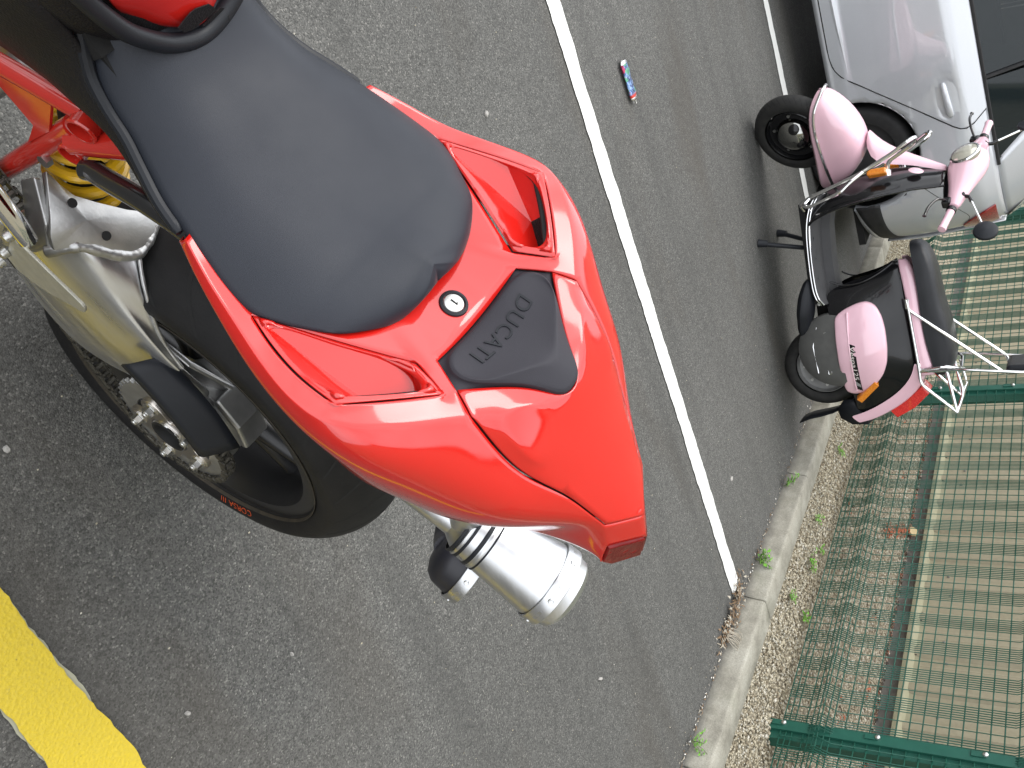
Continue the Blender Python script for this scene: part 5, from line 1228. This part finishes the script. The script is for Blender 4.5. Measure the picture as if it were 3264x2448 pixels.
def body_shell():
    ys = sorted(set([round(v, 3) for v in list(np.arange(-1.2, 2.3, .03))+list(np.arange(2.3, 2.60, .012))+[2.592, 2.598]]))
    zs_ = [0, .03, .06, .1, .14, .18, .215, .25, .285, .32, .36, .40, .44, .48, .52, .56, .6, .64, .68, .73, .78, .84, .88, .91, .94, .97, 1.0]
    for s, nm in ((1, 'body_side'), (-1, 'body_side')):
        bm = bmesh.new(); G = []
        for y in ys:
            row = []
            for t in zs_:
                z0 = .187+(.10*max(0, (y-2.1)/.5) if y > 2.1 else 0); z = z0+(belt(y)-z0)*t
                yy = y
                e = 2.60-.10*max(0, z-.55)-.05*max(0, .45-z)
                if y > 1.95: yy = 1.95+(y-1.95)*(e-1.95)/(2.60-1.95)
                row.append(bm.verts.new((s*side_x(yy, z), yy-.75, z)))
            G.append(row)
        for i in range(len(ys)-1):
            for j in range(len(zs_)-1): bm.faces.new((G[i][j], G[i+1][j], G[i+1][j+1], G[i][j+1]))
        for cy in (RY, FYc):
            inside = {v for v in bm.verts if math.hypot(v.co.y+.75-cy, v.co.z-AZ) < AR}
            edge = {v for v in inside if any(e.other_vert(v) not in inside for e in v.link_edges)}
            for v in edge:
                d = Vector((v.co.y+.75-cy, v.co.z-AZ)); d = d.normalized()*AR; v.co.y = cy+d.x-.75; v.co.z = AZ+d.y; v.co.x = s*side_x(cy+d.x, AZ+d.y)
            bmesh.ops.delete(bm, geom=list(inside-edge), context='VERTS')
        bmesh.ops.recalc_face_normals(bm, faces=bm.faces)
        me = bpy.data.meshes.new(nm); bm.to_mesh(me); bm.free(); me.materials.append(M_SILV); shade(me, 40)
        o = bpy.data.objects.new(nm, me); link(o, CAR); solid(o, .004, 0)
        for cy in (RY, FYc):
            mb = MB(); rows = []
            for k in range(33):
                a = -.25+(PI+.5)*k/32; c, q = math.cos(a), math.sin(a); yy, zz = cy+AR*c, AZ+AR*q; w = side_x(yy, zz)
                rows.append([(XC+s*(w+.001), yy+.004*c, zz+.004*q), (XC+s*(w+.002), yy, zz), (XC+s*(w-.012), yy-.008*c, zz-.008*q), (XC+s*(w-.06), yy-.008*c, zz-.008*q)])
            mb.grid(rows); cr(mb, 'arch_lip', M_SILV)
            mb = MB(); mb.lathe([(AR-.006, 0), (AR-.006, -.30), (0, -.30)], (XC+s*(.80), cy, AZ), (s, 0, 0), 40); cr(mb, 'wheel_well', M_DARK)
            c = (XC+s*.735, cy, .29); prof = []
            for k in range(17):
                a = -PI*.6+PI*1.2*k/16; prof.append((.235+.058*math.copysign(abs(math.cos(a))**.6, math.cos(a)), .092*math.copysign(abs(math.sin(a))**.55, math.sin(a))))
            mb = MB(); mb.lathe(prof, c, (1, 0, 0), 56); wh = cr(mb, 'tyre', M_CTYRE)
            mb = MB(); mb.lathe([(.205, s*.08), (.2, s*.055), (.19, s*.03), (.11, s*.045), (.06, s*.06), (0, s*.062)], c, (1, 0, 0), 48); mb.v = [(x-XC, y-.75, z) for x, y, z in mb.v]; mb.build('wheel_trim', M_CPLAS, wh)
body_shell()
def nearby():
    # door: own panel standing just proud of the body, its rear edge following the wheel arch
    prof = [(.225, 1.255), (.232, 1.295), (.245, 1.325), (.27, 1.36), (.31, 1.396), (.37, 1.440), (.436, 1.491), (.53, 1.560), (.63, 1.634), (.73, 1.712), (.80, 1.766), (.835, 1.786), (.865, 1.790), (.90, 1.776), (.935, 1.745), (.962, 1.722)]
    pz = [a for a, b in prof]; py = [b for a, b in prof]
    for s in (1, -1):
        rows = []; Z = np.linspace(.225, 1.0, 40)
        def zz(f, y): return .225+(belt(y)-.004-.225)*f
        for f in np.linspace(0, 1, 40):
            zr = .225+(.962-.225)*f; yr = np.interp(zr, pz, py); yr0 = yr
            row = []
            for y in list(np.linspace(.20, yr-.02, 26))+[yr-.006, yr-.002, yr]:
                z = zz(f, y); d = .0035 if y < yr-.001 else .0005
                # recess for the handle
                h = math.hypot((y-1.612)/.088, (z-.787)/.056); dep = -.016*max(0, 1-h**3) if h < 1 else 0
                # pressed line low on the door
                lc = .0
                row.append((XC+s*(side_x(y, z)+d+dep), y, z))
            rows.append(row)
        mb = MB(); mb.grid(rows); o = cr(mb, 'door', M_SILV, angle=50)
        mb = MB(); P = [(XC+s*(side_x(b, a)+.0018), b+.003, a) for a, b in prof]; P = [(XC+s*(side_x(y, .222)+.0018), y, .2215) for y in (.2, .6, 1.0, 1.2)]+P; mb.tube(P, .0035, 6); cr(mb, 'door_gap', M_DARK)
        rows = []
        for y in np.linspace(.3, 1.41, 24):
            zc_ = .297+.012*(y-.94)/.45; w = .016*max(.02, min(1, (1.41-y)/.35)); e = side_x(y, zc_)+.003
            rows.append([(XC+s*(e+.0), y, zc_-w), (XC+s*(e+.007*min(1, (1.41-y)/.3)), y, zc_-w*.2), (XC+s*(e+.004*min(1, (1.41-y)/.3)), y, zc_+w*.5), (XC+s*e, y, zc_+w)])
        mb = MB(); mb.grid(rows); cr(mb, 'door_crease', M_SILV, o)
        # handle
        P = [(1.515, .774), (1.535, .778), (1.60, .786), (1.66, .793), (1.697, .797), (1.712, .798)]; off = [.002, .018, .024, .022, .017, .003]
        mb = MB(); mb.tube([(XC+s*(side_x(y, z)+q), y, z) for (y, z), q in zip(P, off)], [.010, .015, .016, .017, .0165, .011], 12, sq=(.75, 1.1), up=(0, 0, 1)); o_ = cr(mb, 'door_handle', M_SILV, o, angle=70); subd(o_, 1)
        # rear lamp wrapping the corner, fuel of facets following the body
        rows = []
        for f in np.linspace(0, 1, 12):
            z = .765+(.955-.765)*f; ya = 2.430-.135*f-.02*math.sin(PI*f); e = 2.60-.10*max(0, z-.55)
            yb = min(e-.004, 2.545-.03*f); rows.append([(XC+s*(side_x(y, z)+.006), y+.006, z) for y in np.linspace(ya, yb, 16)])
        mb = MB(); mb.grid(rows); o_ = cr(mb, 'tail_lamp', M_CLAMP, angle=60); solid(o_, .01, 0); bevel(o_, .004, 2)
        # bumper joint, lower valance
        P = [(2.04, .55), (2.087, .596), (2.205, .702), (2.335, .808), (2.40, .80)]; mb = MB(); mb.tube([(XC+s*(side_x(y, z)+.0012), y, z) for y, z in spline_yz(P)], .0022, 6); cr(mb, 'bumper_joint', M_CPLAS)
        rows = []
        for y in np.linspace(2.17, 2.56, 26):
            t = (y-2.17)/.39; z0 = .215+.12*t; z1 = .355+.06*t-.02*math.sin(PI*t); rows.append([(XC+s*(side_x(y, z)+.004), y+.002, z) for z in np.linspace(max(z0, .2), z1, 5)])
        mb = MB(); mb.grid(rows); o_ = cr(mb, 'bumper_valance', M_CPLAS, angle=60); solid(o_, .008, 0)
def spline_yz(P, n=5): return [(p.x, p.y) for p in spline([(a, b, 0) for a, b in P], n)]
nearby()
def greenhouse():
    W = lambda y, z: side_x(min(y, 2.0), belt(y))-(z-belt(y))*.46
    def top(y): return 1.43-.10*max(0, (y-1.5))**2*1.4-.55*max(0, .2-y)**1.4
    for s in (1, -1):
        # belt trim, side glass, pillar strip
        mb = MB(); mb.tube([(XC+s*(side_x(y, belt(y))-.002), y, belt(y)+.006) for y in np.linspace(-.2, 2.06, 24)], .010, 8, sq=(.7, 1.2)); cr(mb, 'belt_trim', M_CPLAS)
        def pane(y0, y1, nm, r=.0):
            rows = []
            for f in np.linspace(0, 1, 8):
                row = []
                for y in np.linspace(y0, y1, 12):
                    ye = y-(.30*f if nm == 'quarter_window' else .02*f)*((y-y0)/(y1-y0)); z = belt(y)+.012+(top(ye)-.07-belt(y))*f; row.append((XC+s*W(ye, z), ye, z))
                rows.append(row)
            mb = MB(); mb.grid(rows); return cr(mb, nm, M_CGLASS, angle=60)
        pane(.10, 1.545, 'door_window'); pane(1.575, 2.03, 'quarter_window')
        mb = MB(); mb.tube([(XC+s*(W(1.56, z)+.001), 1.56-.02*(z-.97)/.4, z) for z in np.linspace(belt(1.56)+.01, 1.37, 6)], .011, 6); cr(mb, 'window_pillar', M_CPLAS)
        # rear pillar in body colour
        rows = []
        for f in np.linspace(0, 1, 10):
            row = []
            for t in np.linspace(0, 1, 10):
                y0 = 2.035-.32*f; y1 = 2.50-.27*f; y = y0+(y1-y0)*t; z = belt(y)-.002+(top(y0)-.05-belt(y))*f
                w = (side_x(2.0, belt(2.0)))-(z-belt(2.0))*.46; k = max(0, 1-min(1, max(0, (y-1.9)/(.68-.2*f)))**3.0)**.42; row.append((XC+s*w*k if t < .99 else XC+s*w*k, y, z))
            rows.append(row)
        mb = MB(); mb.grid(rows); o = cr(mb, 'rear_pillar', M_SILV, angle=60); solid(o, .004, 0)
        mb = MB(); mb.tube([(XC+s*(W(y, top(y)-.07)+.002), y, top(y)-.06) for y in np.linspace(.0, 2.0, 20)], .022, 10); cr(mb, 'roof_rail', M_SILV)
        mb = MB(); mb.tube([(XC+s*.74, -.35, .93), (XC+s*.58, .25, 1.36)], .03, 8); cr(mb, 'front_pillar', M_SILV)
        mb = MB(); mb.box((XC+s*.90, .02, 1.0), (.17, .09, .12)); o = cr(mb, 'door_mirror', M_SILV, smooth=False); bevel(o, .03, 3)
        for y in (.75, 1.6):
            mb = MB(); mb.box((XC+s*.36, y+.18, .82), (.5, .16, .68), Matrix.Rotation(-.3, 3, 'X')); o = cr(mb, 'seat_back', M_CSEAT, smooth=False); bevel(o, .05, 4)
            mb = MB(); mb.box((XC+s*.36, y+.3, 1.19), (.26, .09, .18), Matrix.Rotation(-.2, 3, 'X')); o = cr(mb, 'head_rest', M_CSEAT, smooth=False); bevel(o, .035, 4)
    rows = [[(XC+.62*t, y, top(y)-.055*t*t-.002) for t in np.linspace(-1, 1, 13)] for y in np.linspace(.12, 2.16, 20)]
    mb = MB(); mb.grid(rows); o = cr(mb, 'roof', M_SILV, angle=60); solid(o, .01, 0)
    mb = MB(); mb.grid([[(XC+.60*t, .12, 1.40-.05*t*t) for t in np.linspace(-1, 1, 9)], [(XC+.72*t, -.42+.1*t*t, .93) for t in np.linspace(-1, 1, 9)]]); cr(mb, 'windscreen', M_CGLASS)
    mb = MB(); mb.grid([[(XC+.56*t, 2.18, 1.33-.05*t*t) for t in np.linspace(-1, 1, 9)], [(XC+.60*t, 2.52-.06*t*t, .99) for t in np.linspace(-1, 1, 9)]]); cr(mb, 'rear_window', M_CGLASS)
    # tailgate, bonnet, floor
    rows = []
    for z in (.30, .42, .55, .70, .85, .975):
        rows.append([(XC+.50*t, 2.60-.10*max(0, z-.55)-.05*max(0, .45-z)+.008-.045*t*t, z) for t in np.linspace(-1, 1, 13)])
    mb = MB(); mb.grid(rows); o = cr(mb, 'tailgate', M_SILV, angle=60); solid(o, .01, 0)
    rows = []
    for y, z, w in ((-.36, .945, .74), (-.6, .90, .74), (-.85, .83, .70), (-1.05, .74, .58), (-1.16, .62, .40), (-1.2, .4, .3), (-1.19, .25, .3)): rows.append([(XC+w*t, y+.05*t*t, z-.03*t*t) for t in np.linspace(-1, 1, 13)])
    mb = MB(); mb.grid(rows); o = cr(mb, 'bonnet', M_SILV, angle=60); solid(o, .01, 0)
    mb = MB(); mb.box((XC, .7, .2), (1.5, 3.5, .04)); cr(mb, 'floor_pan', M_DARK, smooth=False)
    mb = MB(); mb.box((XC, 1.0, .5), (1.2, 2.4, .4)); cr(mb, 'cabin_floor', M_DARK, smooth=False)
    # whip aerial arm of the rear wiper seen past the quarter window
greenhouse()
# ------------------------------------------------------------------ small things on the ground
def can():
    c = empty('drink_can', (-3.152, .640, .004), label='crushed blue and silver drink can lying beside the white bay line', cat='can')
    c.rotation_euler = (0, 0, math.atan2(.170, -.006))
    m = mat('printed can', (.1, .2, .5), .3, .5); t = NT(m); co = t.co(); x = t.sep(co)[0]
    n = t.noise(70, 4, .7); base = t.ramp(n, [(.32, (.06, .09, .2)), (.47, (.2, .32, .56)), (.6, (.5, .6, .74))], 'CONSTANT')
    blot = t.voro(42, 'F1', out='Color'); b0 = t.sep(blot)[0]; base = t.mix(t.ramp(b0, [(.80, 0.0), (.83, .85)], 'CONSTANT'), base, (.55, .05, .12)); base = t.mix(t.ramp(t.sep(blot)[1], [(.86, 0.0), (.88, .8)], 'CONSTANT'), base, (.12, .42, .2))
    base = t.mix(t.ramp(x, [(.046, 0.0), (.050, 1.0)]), base, (.6, .06, .04)); t.set('Base Color', base); t.bump(t.noise(60, 3), .003, .6)
    rows = []; rnd = random.Random(4)
    for i in range(15):
        f = i/14; xx = -.066+.125*f; row = []
        for k in range(18):
            a = 2*PI*k/18; fl = .30+.07*math.sin(f*9); rx = .0250; row.append((xx+rnd.uniform(-.0008, .0008), rx*math.copysign(abs(math.cos(a))**.75, math.cos(a)), .0105+rx*fl*math.sin(a)+.0016*math.sin(f*21+a*3)))
        rows.append(row)
    mb = MB(); mb.grid(rows, closed_u=True); mb.build('can_wall', m, c, angle=50)
    sil = mat('bare aluminium', (.78, .78, .76), .25, 1)
    for s, x0 in ((-1, -.066), (1, .059)):
        rows = []
        for d, sc_ in ((0, 1.0), (.004, 1.0), (.008, .93), (.012, .78), (.0125, .7), (.010, .2)):
            rows.append([(x0+s*d, .0250*sc_*math.cos(2*PI*k/18), .0105+.0085*sc_*math.sin(2*PI*k/18)) for k in range(18)])
        mb = MB(); mb.grid(rows, closed_u=True); mb.build('can_end', sil, c, angle=50)
    mb = MB(); mb.tube(fillet([(.070, .004, .012), (.088, .006, .010), (.089, .012, .010), (.072, .012, .012)], .004, 4, True), .0011, 6, closed=True); mb.build('ring_pull', sil, c)
    mb = MB(); mb.prism([(.070, -.010, .008), (.070, -.002, .008), (.083, -.003, .007), (.083, -.008, .007)], (0, 0, .001)); mb.build('mouth_flap', sil, c, smooth=False)
can()
M_LEAF = noisy('fresh weed leaf', (.11, .3, .03), (.2, .42, .07), 60, .5, .3); M_STEM = mat('weed stem', (.1, .14, .04), .7)
M_DRY = [noisy('dry leaf brown', (.13, .085, .05), (.25, .175, .11), 40, .9, .2), noisy('dry leaf grey', (.3, .26, .2), (.5, .46, .38), 40, .9, .2), noisy('dry leaf rust', (.28, .075, .035), (.4, .13, .07), 40, .9, .2), noisy('white petal', (.7, .68, .62), (.8, .78, .74), 30, .8, .2)]
def leaf(mb, c, d, up, L, w, curl=.2):
    c = Vector(c); d = Vector(d).normalized(); s = d.cross(Vector(up)).normalized(); u = s.cross(d); rows = []
    for t, k in ((0, .08), (.25, .8), (.5, 1), (.75, .65), (1, .03)):
        p = c+d*L*t+u*(curl*L*(t-t*t*1.6)); rows.append([p-s*w*k+u*w*k*.3, p, p+s*w*k+u*w*k*.3])
    mb.grid(rows)
def weed(x, y, z, h, n, spread, label, seed, lw=.010):
    r = random.Random(seed); o = empty('weed', (x, y, z), label=label, cat='weed', group='weeds at the kerb and in the gravel')
    for k in range(n):
        a = r.uniform(0, 2*PI); tip = Vector((math.cos(a)*spread*r.uniform(.4, 1), math.sin(a)*spread*r.uniform(.4, 1), h*r.uniform(.6, 1)))
        pts = [Vector((0, 0, 0)), tip*.5+Vector((0, 0, h*.15)), tip]; mb = MB(); mb.tube(spline(pts, 3), .0011, 5); mb.build('stem', M_STEM, o)
        mb = MB(); m = r.randint(5, 8)
        for j in range(m):
            t = .25+.75*j/(m-1); p = tip*t; b = a+(-1)**j*1.0+r.uniform(-.4, .4); leaf(mb, p, (math.cos(b), math.sin(b), r.uniform(-.1, .6)), (0, 0, 1), lw*r.uniform(1.7, 2.8), lw*r.uniform(.45, .75))
        mb.build('leaves', M_LEAF, o, angle=80)
for (x, y, z, h, n, sp, l, lw) in [(-3.64, 2.94, .004, .10, 4, .07, 'green weed leaning over the kerb stone between scooter and dry litter', .013), (-3.07, 2.93, .004, .075, 5, .045, 'green weed tuft at a kerb joint nearest the end of the white line', .013), (-2.03, 2.925, .004, .07, 5, .06, 'feathery green weed at the kerb foot by the lower edge', .008),
    (-4.378, 3.252, GZ, .045, 3, .06, 'low green weed in the gravel close behind the scooter', .010), (-3.745, 3.239, GZ, .035, 3, .04, 'small green weed in the gravel beside the kerb weed', .009), (-3.693, 3.417, GZ, .03, 3, .03, 'small green weed in the gravel right beneath the fence wire', .009),
    (-3.505, 3.309, GZ, .04, 4, .045, 'light green weed pair in the gravel, the larger one', .011), (-3.482, 3.363, GZ, .03, 2, .03, 'light green weed pair in the gravel, the smaller one', .009), (-3.132, 3.208, GZ, .035, 4, .03, 'small upright green weed in the gravel near the kerb back', .009), (-3.217, 3.442, GZ, .03, 4, .045, 'pale flat weed in the gravel at the fence foot', .011)]:
    weed(x, y, z, h, n, sp, l, int(abs(x*1000)), lw)
def litter():
    r = random.Random(11); root = empty('leaf_litter', (-2.66, 2.89, .004), label='heap of dry leaves and grass at the kerb where the white line ends', cat='leaf litter')
    for mi in range(3):
        mb = MB()
        for k in range(95):
            t = r.random(); x = -.19+.36*t+r.gauss(0, .02); y = -.065+.09*(1-abs(t-.45))*r.random()+r.gauss(0, .016)+.03*(t > .6); z = .003+.03*r.random()*math.exp(-((t-.42)/.22)**2)
            a = r.uniform(0, 2*PI); leaf(mb, (x, min(y, .045), z), (math.cos(a), math.sin(a), r.uniform(-.2, .5)), (0, 0, 1), r.uniform(.014, .036), r.uniform(.002, .007), .5)
        o = mb.build('dry_leaves', M_DRY[(0, 1, 0)[mi]], root, angle=80); tag(o, kind='stuff')
    mb = MB()
    for k in range(16):
        a = r.uniform(-.7, .9); x = .10+r.uniform(-.04, .04); p = [Vector((x, .0, .01)), Vector((x-.03*math.sin(a), .05, .045)), Vector((x+.06*math.sin(a), .10+r.uniform(-.02, .03), .05+r.uniform(-.02, .02)))]; mb.tube(spline(p, 4), .0011, 4)
    o = mb.build('grass_blades', M_DRY[1], root); tag(o, kind='stuff')
    # thin line of debris along the kerb foot
    mbs = [MB() for _ in range(4)]
    for k in range(260):
        x = -5.2+r.random()**.8*3.4; y = KY-.012-abs(r.gauss(0, .013)); a = r.uniform(0, 2*PI); leaf(mbs[r.choice((0, 0, 1, 1, 3))], (x, y, .004), (math.cos(a), math.sin(a), r.uniform(0, .3)), (0, 0, 1), r.uniform(.006, .022), r.uniform(.0015, .005), .4)
    deb = empty('kerb_debris', (0, 0, 0), label='thin line of dry debris along the foot of the kerb', cat='debris')
    for i, mb in enumerate(mbs):
        if mb.v: o = mb.build('debris_bits', M_DRY[i], deb, angle=80); tag(o, kind='stuff')
litter()
def wall_litter():
    r = random.Random(5); root = empty('wall_litter', (-5.2, 5.0, GZ), label='dark leaf mould and rusty leaves along the foot of the building', cat='leaf litter'); mbs = [MB() for _ in range(3)]
    for k in range(1500):
        x = -7.4+r.random()*5.2; y = 5.07-abs(r.gauss(0, .035)); a = r.uniform(0, 2*PI); leaf(mbs[r.choice((0, 0, 0, 2, 1))], (x+5.2, y-5.0, r.uniform(.002, .016)), (math.cos(a), math.sin(a), r.uniform(-.1, .4)), (0, 0, 1), r.uniform(.01, .035), r.uniform(.003, .01), .4)
    for k in range(120):
        t = r.random(); x = -5.0-.75*t+r.gauss(0, .03); y = 4.42+.66*t+r.gauss(0, .02); a = r.uniform(0, 2*PI); leaf(mbs[2], (x+5.2, y-5.0, r.uniform(.006, .02)), (math.cos(a), math.sin(a), .3), (0, 0, 1), r.uniform(.02, .045), r.uniform(.006, .014), .4)
    for (cx, cy) in ((-4.317, 3.64), (-5.85, 4.57), (-4.35, 4.6), (-3.9, 4.75), (-4.9, 3.9), (-6.2, 4.3), (-3.4, 4.3)):
        for k in range(7): a = r.uniform(0, 2*PI); leaf(mbs[r.choice((0, 2))], (cx+5.2+r.gauss(0, .04), cy-5.0+r.gauss(0, .04), .012), (math.cos(a), math.sin(a), .2), (0, 0, 1), r.uniform(.02, .05), r.uniform(.006, .014), .4)
    for i, mb in enumerate(mbs): o = mb.build('fallen_leaves', (noisy('leaf mould', (.02, .014, .01), (.07, .045, .03), 40, .95, .2), M_DRY[1], M_DRY[2])[i], root, angle=80); tag(o, kind='stuff')
wall_litter()
mb = MB(); mb.lathe([(0, .018), (.035, .018), (.038, .014), (.038, .0), (0, 0)], (0, 0, 0), (0, 0, 1), 20); o = mb.build('wood_offcut', noisy('cut wood', (.38, .29, .15), (.5, .4, .23), 22, .8), angle=40); o.location = (-5.68, 5.03, GZ+.035); o.rotation_euler = (R(52), 0, .2); tag(o, 'round pale wood offcut at the foot of the building', 'wood offcut')
mb = MB(); mb.tube(spline([(-.09, .045, .02), (-.03, .02, .03), (.05, -.03, .012), (.09, -.05, .004)], 5), .0025, 6); o = mb.build('twig', M_EARTH); o.location = (-3.87, 3.66, GZ+.006); tag(o, 'dark bent twig on the gravel just inside the fence', 'twig')
def chip(x, y, sx, sy, m, label, seed):
    r = random.Random(seed); P = []
    for k in range(8):
        a = 2*PI*k/8; P.append((sx*math.cos(a)*r.uniform(.7, 1.1), sy*math.sin(a)*r.uniform(.7, 1.1)))
    mb = MB(); mb.grid([[(a, b, 0) for a, b in P], [(a*.95, b*.95, .004) for a, b in P], [(a*.6, b*.6, .0065) for a, b in P]], closed_u=True); mb.f.append(tuple(16+j for j in range(8))); mb.m.append(0)
    o = mb.build('pebble', m, angle=30); o.location = (x, y, .001); o.rotation_euler = (0, 0, r.uniform(0, 6)); tag(o, label, 'pebble', 'pebbles on the asphalt')
M_CHIP = noisy('pale stone chip', (.3, .29, .27), (.42, .4, .37), 80, .85)
for i, (x, y, sx, sy, l) in enumerate([(-.566, 1.007, .006, .0045, 'pale pebble on the asphalt above the yellow line, the roundest'), (-.801, 1.108, .006, .003, 'thin pale stone chip on the asphalt below the rear tyre'), (-1.675, 2.171, .012, .006, 'buff stone chip on the asphalt between silencers and kerb'), (-2.187, .431, .012, .008, 'pale chip on the asphalt left of the white line above the seat'), (-.582, .418, .007, .006, 'cream pebble at the left edge under the swing arm'), (-3.063, 2.436, .015, .01, 'grey pebble in the bay beyond the white line near the kerb')]):
    chip(x, y, sx, sy, M_CHIP, l, i)
def grit():
    r = np.random.RandomState(9); mb = MB(); base = [(1, 0, 0), (-1, 0, 0), (0, 1, 0), (0, -1, 0), (0, 0, 1)]; tri = [(0, 2, 4), (2, 1, 4), (1, 3, 4), (3, 0, 4)]
    for k in range(900):
        x = -5.0+4.9*r.rand(); y = -.2+3.1*r.rand(); q = .0012+.0022*r.rand()**2; a = r.rand()*6.28
        if k % 3 == 0: y = KY-.02-abs(r.randn())*.12
        mb.add([(x+q*(b[0]*math.cos(a)-b[1]*math.sin(a)), y+q*(b[0]*math.sin(a)+b[1]*math.cos(a))*.7, .0035+q*.8*b[2]) for b in base], tri)
    o = mb.build('loose_grit', m_stone('grit stone'), fix=False, smooth=False); tag(o, 'loose pale grit scattered over the asphalt', 'grit', kind='stuff')
grit()
